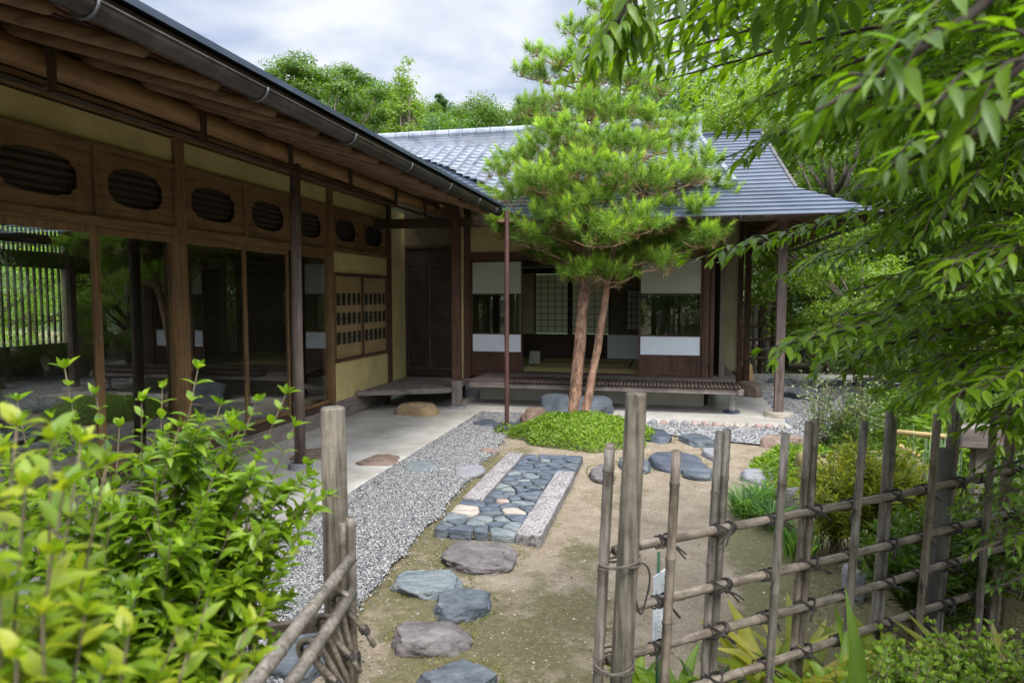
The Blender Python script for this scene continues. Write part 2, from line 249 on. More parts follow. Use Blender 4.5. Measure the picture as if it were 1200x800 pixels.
def leaves(P, D, Nn, Ls, Ws, near=False):
    """vectorised leaves: P base, D direction, Nn up normal, Ls length, Ws width; returns V, F, rnd"""
    P = np.asarray(P, float); D = np.asarray(D, float); Nn = np.asarray(Nn, float)
    D /= np.linalg.norm(D, axis=1)[:, None] + 1e-9; S = np.cross(Nn, D); S /= np.linalg.norm(S, axis=1)[:, None] + 1e-9; Up = np.cross(D, S)
    T, F = (LT, LF3) if near else (DT, DF); n, k = len(P), len(T)
    Ls = np.broadcast_to(Ls, n); Ws = np.broadcast_to(Ws, n)
    V = P[:, None] + D[:, None] * (T[None, :, 0] * Ls[:, None])[..., None] + S[:, None] * (T[None, :, 1] * Ws[:, None])[..., None] + Up[:, None] * (T[None, :, 2] * Ls[:, None])[..., None]
    if near:  # gentle droop along the blade
        V[..., 2] -= (T[None, :, 0] ** 2) * (Ls[:, None] * rng.uniform(.0, .25, n)[:, None])
    FF = (F[None] + (np.arange(n) * k)[:, None, None]).reshape(-1, 3)
    return V.reshape(-1, 3), FF, np.repeat(rng.random(n), len(F))
def rdir(n): v = rng.normal(size=(n, 3)); return v / np.linalg.norm(v, axis=1)[:, None]
def crown_mesh(name, centers, radii, per, size, matl, parent, flat=.6, up=.7, aspect=.5, near=False, hang=0.):
    P = []; Nn = []
    for c, r_ in zip(centers, radii):
        n = max(4, int(per * rng.uniform(.7, 1.3))); d = rdir(n) * (rng.random(n) ** .45)[:, None] * r_; d[:, 2] *= flat
        P.append(c + d); q = d / (r_ + 1e-6) * .8 + rdir(n) * .6; q[:, 2] += up; Nn.append(q)
    P = np.concatenate(P); Nn = np.concatenate(Nn); D = np.cross(Nn, rdir(len(P))); D[:, 2] -= hang
    Ls = rng.uniform(.7, 1.3, len(P)) * size
    V, F, r_ = leaves(P, D, Nn, Ls, Ls * aspect, near)
    return npmesh(name, V, F, matl, parent, rnd=r_)
def tree_mesh(seed, H, Rr, nclump, per, size, lm, bm=None, base=.35, label='', cat='tree', loc=(0, 0, 0), name='broadleaf_tree', group=None, flat=.55, taper=0.):
    """trunk > limbs to leaf clumps spread through an uneven crown"""
    global rng; keep = rng; rng = np.random.default_rng(seed)
    t = thing(name, label, cat, loc, group); H0 = H * base; ctr = np.array([0, 0, (H + H0) / 2]); hz = (H - H0) / 2
    cs = []; rs = []
    for i in range(nclump):
        d = rdir(1)[0]; d[2] = d[2] * .9 + .12; q = rng.uniform(.45, 1.0) ** .6
        k = 1 - taper * (d[2] * .5 + .5)
        lump = 1 + .28 * sin(3 * math.atan2(d[1], d[0]) + seed) + .15 * sin(7 * d[2] + seed * 2)
        cs.append(ctr + np.array([d[0] * Rr * k * lump, d[1] * Rr * k * lump, d[2] * hz]) * np.array([q, q, q])); rs.append(Rr * rng.uniform(.16, .32))
    trk = MB(); lean = rng.uniform(-.06, .06, 2); pts = [np.array([lean[0] * z * sin(z), lean[1] * z, z]) for z in np.linspace(-.1, H * .8, 9)]
    trk.tube(pts, list(np.linspace(H * .022 + .04, .03, 9)), 9); trk.build('trunk', bm or bark, t, True)
    lb = MB()
    for i in range(0, nclump, max(1, nclump // 34)):
        c = cs[i]; s_ = pts[min(8, max(2, int(c[2] / H * 7)))] ; m_ = (s_ + c) / 2 + np.array([0, 0, -.06 * H * .3]); lb.tube([s_, m_, c], [H * .008 + .012, H * .005 + .008, .008], 5)
    lb.build('limbs', bm or bark, t, True)
    crown_mesh('crown', cs, rs, per, size, lm, t, flat)
    rng = keep; return t
def copy_thing(src, loc, rz=0, sc=1, label=None, group=None, cat=None):
    c = src.copy(); C.objects.link(c); c.location = loc; c.rotation_euler = (0, 0, rz); c.scale = (sc,) * 3
    for ch in list(src.children):
        d = ch.copy(); C.objects.link(d); d.parent = c
        for g in ch.children: e = g.copy(); C.objects.link(e); e.parent = d
    tag(c, label, cat, group); return c

# ================================================================== GROUND
def fnoise(x, y, s, o=0): return mnoise.fractal((x * s + o, y * s - o, o * .37), 1., 2., 4)
def sstep(a, b, v): t = min(1, max(0, (v - a) / (b - a))); return t * t * (3 - 2 * t)
def gx(y): return -1.66 - .05 * (y - 3.5) + .07 * mnoise.noise((y * 2.3, 0, 0)) + .03 * mnoise.noise((y * 9, 3, 0))   # right edge of the gravel band
xs = np.unique(np.concatenate([np.linspace(-3.0, 4.2, 121), np.array([-600, -200, -80, -40, -20, -10, -6, -4, 5.5, 7, 10, 15, 25, 50, 100, 250, 600.])]))
ys = np.unique(np.concatenate([np.linspace(1.2, 10.4, 155), np.array([-300, -60, -20, -5, -1, 12, 14, 17, 22, 30, 45, 80, 200, 700.])]))
V = []; mo = []
for y in ys:
    for x in xs:
        near = -3.2 < x < 4.6 and .8 < y < 12
        z = -.030 + (.012 * fnoise(x, y, 1.3) + .004 * fnoise(x, y, 7, 2) if near else 0)
        m = .22 + .45 * fnoise(x, y, 1.6, 5) + .25 * fnoise(x, y, 6, 9)
        m += .8 * sstep(.55, .0, abs(x - gx(y)) ) * sstep(3.4, 5., y) * sstep(7.3, 6.6, y)          # mossy strip beside the gravel
        m += 1.15 * sstep(-.2, .45, x - .10 * (y - 2)) * sstep(6.1, 4.9, y)                            # moss inside the fence
        m += .40 * sstep(5.2, 3.2, y) * sstep(.3, -.4, x)
        m -= .55 * sstep(.6, .1, abs(x - .05 - .06 * (y - 3))) * sstep(2.6, 4, y)                      # trodden sandy path
        m += 1.5 * sstep(4.6, 6.5, abs(x + 1)) + 1.0 * sstep(11, 14, y)
        V.append((x, y, z)); mo.append(min(1, max(0, m)))
nx = len(xs); F = [(j * nx + i, j * nx + i + 1, (j + 1) * nx + i + 1, (j + 1) * nx + i) for j in range(len(ys) - 1) for i in range(nx - 1)]
gm, nt, b = mat('sandy_moss_ground'); tc = N(nt, 'ShaderNodeTexCoord')
def nz(nt, s, d=8, r=.6):
    n = N(nt, 'ShaderNodeTexNoise'); n.inputs['Scale'].default_value = s; n.inputs['Detail'].default_value = d; n.inputs['Roughness'].default_value = r; L(nt, tc.outputs['Object'], n.inputs['Vector']); return n
at_ = N(nt, 'ShaderNodeAttribute'); at_.attribute_name = 'moss'
r1 = ramp(nt, [(.3, (0.14, 0.106, 0.0693)), (.46, (0.225, 0.176, 0.117)), (.58, (0.279, 0.225, 0.158)), (.7, (0.351, 0.293, 0.211))]); L(nt, nz(nt, 4.5, 14, .80).outputs['Fac'], r1.inputs[0])
r2 = ramp(nt, [(.3, (0.044, 0.0405, 0.0132)), (.5, (0.101, 0.0898, 0.029)), (.7, (0.185, 0.158, 0.066))]); L(nt, nz(nt, 26, 10, .8).outputs['Fac'], r2.inputs[0])
ma = N(nt, 'ShaderNodeMath', operation='MULTIPLY_ADD'); ma.inputs[1].default_value = 1.5; L(nt, nz(nt, 14, 8, .75).outputs['Fac'], ma.inputs[0]); 
sb = N(nt, 'ShaderNodeMath', operation='ADD'); sb.inputs[1].default_value = -1.05; L(nt, at_.outputs['Fac'], sb.inputs[0]); L(nt, sb.outputs[0], ma.inputs[2])
rr = ramp(nt, [(.0, (0, 0, 0)), (.30, (.85, .85, .85))]); L(nt, ma.outputs[0], rr.inputs[0])
mx = N(nt, 'ShaderNodeMix', data_type='RGBA'); L(nt, rr.outputs[0], mx.inputs[0]); L(nt, r1.outputs[0], mx.inputs[6]); L(nt, r2.outputs[0], mx.inputs[7]); sp1 = ramp(nt, [(.30, (.52, .50, .48)), (.5, (1, 1, 1)), (.72, (1.3, 1.28, 1.24))]); L(nt, nz(nt, 75, 8, .8).outputs['Fac'], sp1.inputs[0]); mm = N(nt, 'ShaderNodeMix', data_type='RGBA', blend_type='MULTIPLY'); mm.inputs[0].default_value = 1
L(nt, mx.outputs[2], mm.inputs[6]); L(nt, sp1.outputs[0], mm.inputs[7]); L(nt, mm.outputs[2], b.inputs['Base Color'])
b.inputs['Roughness'].default_value = .95; bm_ = N(nt, 'ShaderNodeBump'); bm_.inputs['Distance'].default_value = .02; bm_.inputs['Strength'].default_value = 1; L(nt, nz(nt, 30, 12, .8).outputs['Fac'], bm_.inputs['Height']); L(nt, bm_.outputs[0], b.inputs['Normal'])
go = npmesh('ground', V, F, gm, smooth=True); a = go.data.attributes.new('moss', 'FLOAT', 'POINT'); a.data.foreach_set('value', np.array(mo, np.float32)); tag(go, kind='structure')
# earthen terrace round the house
tb = MB(); terr = [(-9.5, -2), (-2.67, -2), (-2.67, 9.72), (-.72, 9.78), (-.62, 9.36), (1.62, 9.36), (1.66, 13.8), (-9.5, 13.8)]
tb.prism(terr, -.12, 0); tag(tb.build('terrace', tataki, bevel=.015), kind='structure')
# gravel bed: base sheet and real pebbles
def mk_gravel():
    m, nt, b = mat('gravel_bed'); tc = N(nt, 'ShaderNodeTexCoord'); v = N(nt, 'ShaderNodeTexVoronoi'); v.inputs['Scale'].default_value = 75; L(nt, tc.outputs['Object'], v.inputs['Vector'])
    s = N(nt, 'ShaderNodeSeparateColor'); L(nt, v.outputs['Color'], s.inputs[0]); r = ramp(nt, [(0, (.08, .085, .09)), (.35, (.22, .22, .22)), (.7, (.36, .35, .34)), (1, (.55, .53, .5))]); L(nt, s.outputs[0], r.inputs[0]); L(nt, r.outputs[0], b.inputs['Base Color'])
    bm_ = N(nt, 'ShaderNodeBump'); bm_.inputs['Distance'].default_value = .01; bm_.invert = True; L(nt, v.outputs['Distance'], bm_.inputs['Height']); L(nt, bm_.outputs[0], b.inputs['Normal']); b.inputs['Roughness'].default_value = .9; return m
gravelm = mk_gravel()
gb = MB(); yy = np.linspace(1.0, 9.75, 60)
gb.add([(-2.672, y, -.012) for y in yy] + [(gx(y) if y < 9 else gx(9) + (y - 9) * .6, y, -.012) for y in yy], [(i, i + 60, i + 61, i + 1) for i in range(59)]); 
gR = [(-.35, 8.95), (.2, 8.5), (1.1, 8.25), (1.9, 7.9), (2.9, 7.5), (5.2, 8.6), (5.2, 16), (1.66, 16), (1.66, 9.34), (-.6, 9.34)]
gb.add([(x, y, -.010) for x, y in gR], [tuple(range(len(gR)))]); tag(gb.build('gravel_bed', gravelm), kind='structure')
def inpoly(x, y, P):
    c = False; j = len(P) - 1
    for i in range(len(P)):
        if (P[i][1] > y) != (P[j][1] > y) and x < (P[j][0] - P[i][0]) * (y - P[i][1]) / (P[j][1] - P[i][1]) + P[i][0]: c = not c
        j = i
    return c
OCT = np.array([(1, 0, 0), (-1, 0, 0), (0, 1, 0), (0, -1, 0), (0, 0, 1), (0, 0, -1.)]); OF = np.array([(0, 2, 4), (2, 1, 4), (1, 3, 4), (3, 0, 4), (2, 0, 5), (1, 2, 5), (3, 1, 5), (0, 3, 5)])
def pebbles(name, pos, size, matl):
    n = len(pos); sc = rng.uniform(.6, 1.25, (n, 3)) * size[:, None]; sc[:, 2] *= .65; q = OCT[None] * sc[:, None] + rng.normal(size=(n, 6, 3)) * size[:, None, None] * .22
    a = rng.uniform(0, 2 * pi, n); c, s = np.cos(a)[:, None], np.sin(a)[:, None]; X = q[..., 0] * c - q[..., 1] * s; Y = q[..., 0] * s + q[..., 1] * c
    V = np.stack([X, Y, q[..., 2]], -1) + np.asarray(pos)[:, None]; F = OF[None] + (np.arange(n) * 6)[:, None, None]
    return npmesh(name, V.reshape(-1, 3), F.reshape(-1, 3), matl, rnd=np.repeat(rng.random(n), 8))
def rndm(name, pts, rough=.85):
    m, nt, b = mat(name); a = N(nt, 'ShaderNodeAttribute'); a.attribute_name = 'rnd'; r = ramp(nt, pts); L(nt, a.outputs['Fac'], r.inputs[0]); L(nt, r.outputs[0], b.inputs['Base Color']); b.inputs['Roughness'].default_value = rough; return m
pebm = rndm('pebbles', [(0, (0.039, 0.0429, 0.0468)), (.2, (0.109, 0.113, 0.117)), (.45, (0.211, 0.207, 0.203)), (.75, (0.312, 0.304, 0.289)), (1, (0.437, 0.421, 0.398))])
P = []; S = []
for _ in range(700): y = rng.uniform(2.2, 8.5); P.append((gx(y) + .08 + abs(rng.normal()) * .16, y, -.026)); S.append(rng.uniform(.004, .008))
while len(P) < 82000:
    y = 9.75 - 8.0 * rng.random() ** .8; y = min(9.75, y)
    g_ = gx(y) if y < 9 else gx(9) + (y - 9) * .6
    x = rng.uniform(-2.67, g_ + .10)
    if x > g_ and rng.random() > (1 - (x - g_) / .10) ** 3 * .45: continue
    P.append((x, y, -.010 + rng.uniform(0, .008))); S.append(rng.uniform(.0045, .0100))
while len(P) < 104000:
    x = rng.uniform(-.6, 5.2); y = rng.uniform(7.5, 15)
    if inpoly(x, y, gR): P.append((x, y, -.008 + rng.uniform(0, .008))); S.append(rng.uniform(.008, .016))
tag(pebbles('gravel', np.array(P), np.array(S), pebm), 'loose grey and white gravel filling the drip bed along the terrace', 'gravel', kind='stuff')
# loose grit and moss crumbs on the sandy soil
P = []; S = []
for _ in range(26000):
    y = 2.2 + 6.5 * rng.random() ** 1.4; x = rng.uniform(-1.7, 3.2); P.append((x, y, -.028)); S.append(rng.uniform(.0015, .0045) if rng.random() < .88 else rng.uniform(.004, .0085))
gritm = rndm('grit', [(0, (.12, .10, .07)), (.4, (.30, .24, .16)), (.8, (.46, .40, .30)), (1, (.66, .63, .58))])
tag(pebbles('grit', np.array(P), np.array(S), gritm), 'fine pale grit scattered over the sandy path', 'grit', kind='stuff')
P = []; 
for _ in range(60000):
    y = 2.2 + 5.2 * rng.random(); x = rng.uniform(-2.0, 3.4)
    m = .8 * sstep(.5, .0, abs(x - gx(y))) * sstep(3.4, 5., y) * sstep(7.3, 6.6, y) + .8 * sstep(-.15, .9, x - .12 * (y - 2)) * sstep(5.6, 4.4, y) + .3 * sstep(4.2, 2.5, y) * sstep(.3, -.6, x) + .3 * fnoise(x, y, 3, 5) - .2
    if rng.random() < m * .8 and x > gx(y) + .02: P.append((x, y, -.032))
P = np.array(P); D = rdir(len(P)); D[:, 2] = abs(D[:, 2]) + .5
V, F, r_ = leaves(P, D, rdir(len(P)), rng.uniform(.008, .02, len(P)), .007)
mossm = leafm('moss_tuft', [(.2, (.07, .075, .02)), (.5, (.15, .16, .035)), (.8, (.27, .27, .07))], tr=.15)
tag(npmesh('moss', V, F, mossm, rnd=r_), 'low olive moss covering the soil beside the gravel and inside the fence', 'moss', kind='stuff')
# dry leaves and pine needles lying about
P = []; 
while len(P) < 900:
    y = 2.2 + 7.0 * rng.random(); x = rng.uniform(-2.9, 3.4)
    if rng.random() < (.12 if x < gx(y) else (1. if y > 6.5 or x > .2 else .35)): P.append((x, y, .004 if x < -2.67 else -.016))
P = np.array(P); D = rdir(len(P)); D[:, 2] *= .12; Nn = rdir(len(P)) * .35; Nn[:, 2] += 1
V, F, r_ = leaves(P, D, Nn, rng.uniform(.015, .042, len(P)), rng.uniform(.006, .018, len(P)))
fallm = rndm('fallen_leaf', [(0, (.08, .045, .02)), (.4, (.20, .12, .05)), (.7, (.34, .24, .09)), (1, (.30, .30, .08))], .7)
tag(npmesh('fallen_leaves', V, F, fallm, rnd=r_), 'small dry brown leaves lying scattered on the soil and gravel', 'fallen leaves', kind='stuff')
# distant hill
hx = np.linspace(-160, 160, 60); hy = np.linspace(26, 220, 30); V = []
for y in hy:
    for x in hx: V.append((x, y, max(-1, min(1, (y - 26) / 70)) * (15 + 5 * mnoise.noise((x * .02, y * .02, 3)) + 5 * sstep(0, -30, x) + 6 * sstep(5, 40, x)) - .5))
F = [(j * 60 + i, j * 60 + i + 1, (j + 1) * 60 + i + 1, (j + 1) * 60 + i) for j in range(29) for i in range(59)]
tag(npmesh('hill', V, F, noisy('hill_soil', [(.3, (.02, .035, .012)), (.7, (.05, .08, .02))], .5, 6, .95, .3), smooth=True), kind='structure')

glass1 = mk_glass('window_glass', (.97, .99, .97), 3.0)
sdm0 = noisy('shade_backing', [(.3, (.02, .014, .011)), (.7, (.045, .032, .025))], 6, 8, .7, .3, 30)
# ================================================================== LEFT WING OF THE HOUSE (facade on x = FX)
FX = -4.42
lh = thing('wooden_house', 'long dark timber wing with tall glass doors, ochre plaster and deep eaves beside the terrace', 'house', (FX, 5, 0))
def LP(mb, name, m, parent=None, smooth=False, bevel=.004):
    o = mb.build(name, m, None, smooth, bevel)
    par = parent or lh; o.parent = par
    o.matrix_parent_inverse = __import__('mathutils').Matrix.Translation(-abs_loc(par)); return o
def abs_loc(o):
    v = Vector(o.location)
    while o.parent: 
        v += Vector(o.matrix_parent_inverse.translation) + Vector(o.parent.location); o = o.parent
    return v
def zl(x): return 2.80 + .31 * (-2.15 - x)
sill = MB().box(FX - .10, FX + .05, -1, 8.45, .0, .19); LP(sill, 'sill', greyw[1])
LP(MB().box(FX - .08, FX + .03, -1, 8.45, .192, .27), 'door_track', darkw[1])
LP(MB().box(FX - .10, FX + .045, 8.47, 10.38, .0, .25), 'foundation', greyw[1])
Ymain = [2.62, 5.52, 8.40, 10.38]
for y in [-.3] + Ymain: LP(MB().box(FX - .07, FX + .055, y - .06, y + .06, .272 if y < 8 else .252, 3.14), 'post', honey[2] if y < 10 else redw[2])
seg = [(-.3, 1.1), (1.1, 2.62), (2.62, 3.62), (3.62, 4.58), (4.58, 5.52), (5.52, 6.54), (6.54, 7.46), (7.46, 8.40)]
LP(MB().box(FX - .06, FX + .045, -1, 8.34, 2.25, 2.33), 'door_head', honey[1])
LP(MB().box(FX - .06, FX + .05, -1, 10.32, 2.865, 2.90), 'transom_head', honey[1])
LP(MB().box(FX - .06, FX + .045, 8.46, 10.32, 2.30, 2.36), 'door_head', honey[1])
def wavy(t, a, b):                               # opening with scalloped corners
    c, s = cos(t), sin(t); k = (abs(c) ** 3.0 + abs(s) ** 3.0) ** (-1 / 3.0); q = abs(abs(c * k) - abs(s * k)); 
    th0 = abs(math.atan2(abs(s), abs(c))); k *= 1 - .07 * math.exp(-((th0 - .62) / .06) ** 2) - .05 * math.exp(-((th0 - 1.0) / .06) ** 2) ; return a * c * k, b * s * k
for i, (y0, y1) in enumerate(seg):
    a, b_ = y0 + .03, y1 - .03
    # glazed door
    dr = MB(); xo = FX + (.012 if i % 2 else -.03)
    for p in (a - .012, b_ - .028): dr.box(xo - .015, xo + .017, p, p + .042, .272, 2.248)
    dr.box(xo - .015, xo + .017, a + .031, b_ - .029, .272, .315); dr.box(xo - .015, xo + .017, a + .031, b_ - .029, 2.19, 2.248)
    d_ = LP(dr, 'glass_door', honey[2])
    LP(MB().box(xo - .003, xo + .003, a + .03, b_ - .03, .315, 2.19), 'pane', glass1, d_, bevel=0)
    if i in (5, 4): LP(MB().box(xo + .017, xo + .021, b_ - .018, b_ - .002, 1.0, 1.12), 'door_pull', cut, d_)
for (y0, y1) in seg + [(8.46, 9.38), (9.38, 10.32)]:
    a, b_ = y0 + (.06 if min(abs(y0 - k) for k in Ymain) < .01 else .018), y1 - (.06 if min(abs(y1 - k) for k in Ymain) < .01 else .018)
    z0, z1 = (2.332, 2.863) if y1 < 8.45 else (2.362, 2.863); cy, cz = (a + b_) / 2, (z0 + z1) / 2; n = 96; mb = MB(); v = []
    hy_, hz_ = (b_ - a) / 2, (z1 - z0) / 2
    for k in range(n):
        t = 2 * pi * k / n; iy, iz = wavy(t, hy_ * .72, hz_ * .60); c, s = cos(t), sin(t); m_ = min(hy_ / (abs(c) + 1e-9), hz_ / (abs(s) + 1e-9))
        for x in (FX + .012, FX - .006): v += [(x, cy + c * m_, cz + s * m_), (x, cy + iy, cz + iz)]
    f = []
    for k in range(n):
        p, q = k * 4, ((k + 1) % n) * 4; f += [(p, p + 1, q + 1, q), (p + 2, q + 2, q + 3, p + 3), (p + 1, p + 3, q + 3, q + 1)]
    mb.add(v, f); LP(mb, 'transom_panel', honey[1], bevel=0)
    fr = MB()
    for p in (y0 - .016, ) if abs(y0 - 9.38) < .01 or min(abs(y0 - k) for k in Ymain) > .1 else (): fr.box(FX - .03, FX + .04, p, p + .032, z0, z1)
    if fr.n: LP(fr, 'transom_stile', honey[2])
LP(MB().box(FX - .09, FX - .052, 8.46, 10.32, 2.30, 2.9), 'transom_shade_sheet', sdm0, bevel=0)  # dark sheet added so the openings read as dim interior
bl = MB(); [bl.box(FX - .045, FX - .03, -1, 8.34, z, z + .028) for z in np.arange(2.36, 2.84, .062)]; LP(bl, 'transom_blind', darkw[1], bevel=0); LP(MB().box(FX - .085, FX - .05, -1, 8.34, 2.33, 2.9), 'transom_shade_sheet', sdm0, bevel=0)  # slatted blind, then a dark sheet painting the interior shade behind it
LP(MB().box(FX - .05, FX + .015, -1, 10.32, 2.902, 3.12), 'plaster_band', plaster, bevel=0)
LP(MB().box(FX - .08, FX + .07, -1, 10.6, 3.142, 3.24), 'wall_beam', honey[1])
LP(MB().box(FX - .05, FX + .01, -1, 11.1, 3.245, 3.52), 'eave_board', eavew[1])
# plaster bay with the small lattice window
LP(MB().box(FX - .05, FX + .015, 8.46, 10.32, .252, .79), 'plaster_wall', plaster, bevel=0); LP(MB().box(FX - .05, FX + .015, 8.46, 10.32, 2.022, 2.298), 'plaster_wall', plaster, bevel=0)
wf = MB()
for z in (.792, 1.975): wf.box(FX - .05, FX + .05, 8.46, 10.32, z, z + .045)
for y in (8.47, 9.36, 10.26): wf.box(FX - .045, FX + .04, y, y + .05, .838, 1.974)
win = LP(wf, 'window', redw[1]); lat = MB()
for h0, h1 in ((8.52, 9.36), (9.41, 10.26)):
    k = int((h1 - h0) / .05)
    for i in range(k): y = h0 + (i + .5) * (h1 - h0) / k; lat.box(FX + .012, FX + .024, y - .007, y + .007, .84, 1.972)
    for z in (1.0, 1.2, 1.42, 1.62, 1.82): lat.box(FX + .006, FX + .0115, h0, h1, z, z + .015)
LP(lat, 'lattice', noisy('tan_slat', [(.3, (.30, .20, .09)), (.7, (.42, .30, .15))], 6, 5, .7, .1), win, bevel=0)
bk = MB().box(FX - .02, FX - .01, 8.5, 10.3, .83, 1.98); LP(bk, 'window_board', noisy('tan_board', [(.3, (.22, .15, .075)), (.7, (.34, .24, .12))], 5, 5, .8, .2), win, bevel=0)
for h0, h1 in ((8.52, 9.36), (9.41, 10.26)):
    for z in (1.03, 1.30, 1.57):
        sq = MB()
        for i in range(5): y = h0 + .06 + i * (h1 - h0 - .04) / 5; sq.box(FX + .0245, FX + .028, y, y + .095, z, z + .17)
        sq.box(FX + .0235, FX + .0243, h0 + .06, h1 - .06, z + .08, z + .09); LP(sq, 'window_gap_squares', black, win, bevel=0)  # black squares over the slats stand for the window's dark gaps
# end wall strip between the window bay and the dark doors
LP(MB().box(FX - .05, FX + .012, 10.44, 11.14, .05, 3.1), 'plaster_wall', plaster, bevel=0)
# eave: purlin, rod, struts, rafters, boards, roof
LP(MB().tube([(-3.52, y, 3.045 + .006 * sin(y * 2)) for y in np.linspace(-1, 10.7, 14)], .085, 14), 'purlin', wood('peeled_log', (.17, .085, .035), (.30, .17, .075), 1), smooth=True, bevel=0)
LP(MB().tube([(-3.50, -1, 2.885), (-3.50, 10.4, 2.885)], .019, 6), 'tie_rod', darkw[1], bevel=0)
for y in (.8, 2.05, 3.28, 4.58, 5.8, 7.03, 8.33, 9.4): LP(MB().box(-3.425, -3.395, y - .022, y + .022, 2.84, 3.16).box(-3.53, -3.394, y - .014, y + .014, 2.872, 2.898), 'eave_strut', darkw[2])
for i, y in enumerate([-.4, .1, .6, 1.1, 1.6, 2.1, 2.58, 3.07, 3.57, 4.06, 4.54, 5.0, 5.47, 5.88, 6.26, 6.68, 7.08, 7.55, 8.0, 8.42]):
    j = rng.uniform(-.01, .01, 4); LP(MB().tube([(x, y + j[k % 4], zl(x) - .066 + j[(k + 1) % 4] * .4) for k, x in enumerate((-2.2, -2.9, -3.6, -4.5))], [.034, .040, .042, .046], 9), 'rafter', eavew[0], smooth=True, bevel=0)
bt = MB()
for x in np.arange(-4.4, -2.2, .155): bt.beam((x, -1, zl(x) - .012), (x, min(8.6, 8.6) if x > -2.6 else 9.9, zl(x) - .012), .03, .014)
LP(bt, 'eave_battens', redw[1], bevel=0)
RP = [(-2.1, -1), (-2.1, 8.72), (-2.7, 9.72), (-3.25, 10.15), (-7.4, 12.5), (-9.8, 12.5), (-9.8, -1)]
rb = MB(); n = len(RP)
rb.add([(x, y, zl(x)) for x, y in RP] + [(x, y, zl(x) + .05) for x, y in RP], [tuple(range(n))[::-1], tuple(range(n, 2 * n))] + [(i, (i + 1) % n, n + (i + 1) % n, n + i) for i in range(n)])
LP(rb, 'eave_boarding', darkw[1], bevel=0)  # boarding and battens darkened to paint the shade between the rafters
rt = MB().add([(x + (.04 if x > -2.2 else 0), y, zl(x) + .053) for x, y in RP] + [(x + (.04 if x > -2.2 else 0), y, zl(x) + .085) for x, y in RP], [tuple(range(n))[::-1], tuple(range(n, 2 * n))] + [(i, (i + 1) % n, n + (i + 1) % n, n + i) for i in range(n)])
LP(rt, 'roof', roofm, bevel=0)
def half_gutter(mb, a, b, r=.056, n=10):          # open half-round trough with a rolled lip
    a = np.array(a, float); b = np.array(b, float); d = unit(b - a); s = unit(np.cross(d, (0, 0, 1.))); k = 2 * (n + 1); v = []
    for p in (a, b):
        for rr_ in (r, r - .004):
            for i in range(n + 1): t = pi * i / n; v.append(p + s * cos(t) * rr_ - np.array([0, 0, 1.]) * sin(t) * rr_)
    f = []
    for i in range(n): f += [(i, i + 1, k + i + 1, k + i), (n + 1 + i, k + n + 1 + i, k + n + 2 + i, n + 2 + i), (i, n + 1 + i, n + 2 + i, i + 1), (k + i, k + i + 1, k + n + 2 + i, k + n + 1 + i)]
    mb.add(v, f)
    for sgn in (1, -1): mb.tube([a + s * sgn * r, b + s * sgn * r], .007, 6)
g_ = MB(); half_gutter(g_, (-2.13, -1, 2.80), (-2.13, 8.62, 2.78)); gut = LP(g_, 'gutter', metal, smooth=True, bevel=0)
for y in (1.1, 2.2, 3.3, 4.35, 5.4, 6.45, 7.5, 8.3):
    pts = [(-2.13 + .068 * cos(t), y, 2.795 - .068 * sin(t)) for t in np.linspace(0, pi, 10)]; pts += [(-2.25, y + .01, 2.83), (-2.34, y + .02, 2.84)]
    LP(MB().tube(pts, .0065, 6), 'gutter_bracket', hookm, gut, smooth=True, bevel=0)
LP(MB().tube([(-3.52, 6.05, .05), (-3.53, 6.05, 1.2), (-3.52, 6.06, 2.97)], [.056, .053, .050], 16), 'eave_post', eavepost, smooth=True, bevel=0)
LP(MB().tube([(-3.52, 6.05, -.01), (-3.52, 6.05, .055)], [.13, .105], 18), 'post_stone', greyst, bevel=.01)
LP(MB().box(-3.16, -3.04, 9.84, 9.96, .42, 2.97), 'corner_post', redw[2]); LP(MB().box(-3.165, -3.035, 9.835, 9.965, .035, .42), 'post_foot', greyw[2]); LP(MB().tube([(-3.1, 9.9, -.01), (-3.1, 9.9, .035)], [.16, .13], 14), 'post_stone', greyst, bevel=.008)
LP(MB().beam((FX, 9.9, 2.80), (-2.55, 9.9, 2.80), .08, .14), 'corner_beam', darkw[0]); LP(MB().beam((-3.1, 9.3, 2.9), (-3.1, 11.1, 2.9), .08, .12), 'corner_beam', redw[1])
# interior seen through the glass
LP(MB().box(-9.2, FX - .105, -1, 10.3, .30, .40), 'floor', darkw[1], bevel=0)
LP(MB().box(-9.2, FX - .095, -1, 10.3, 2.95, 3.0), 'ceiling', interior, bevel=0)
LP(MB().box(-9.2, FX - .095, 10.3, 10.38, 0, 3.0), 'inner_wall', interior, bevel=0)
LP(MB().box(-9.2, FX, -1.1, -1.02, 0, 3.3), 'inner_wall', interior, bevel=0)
bw = MB().box(-9.2, -9.1, -1, 10.3, 0, .98).box(-9.2, -9.1, -1, 8.85, 2.12, 2.36).box(-9.2, -9.1, -1, 8.85, 2.7, 3.0).box(-9.2, -9.1, 8.85, 10.3, .98, 3.0)
LP(bw, 'back_wall', interior, bevel=0); bars = MB()
for y in np.arange(-.8, 8.8, .105): bars.box(-9.17, -9.14, y, y + .028, .98, 2.12)
for y in np.arange(-.8, 8.8, .07): bars.box(-9.16, -9.14, y, y + .026, 2.36, 2.7)
for z in (2.45, 2.6): bars.box(-9.138, -9.13, -1, 8.8, z, z + .012)
LP(bars, 'window_bars', darkw[2], bevel=0)
for y in (2.2, 4.7, 7.2): LP(MB().box(-9.09, -8.96, y - .07, y + .07, .4, 2.95), 'inner_post', darkw[2])
for (x, y) in ((-6.6, 5.5), (-6.6, 8.2), (-6.6, 2.6)): LP(MB().box(x - .055, x + .055, y - .055, y + .055, .4, 2.95), 'inner_post', honey[2])
LP(MB().box(-6.63, -6.57, -1, 10.28, 2.26, 2.36), 'inner_lintel', darkw[1])

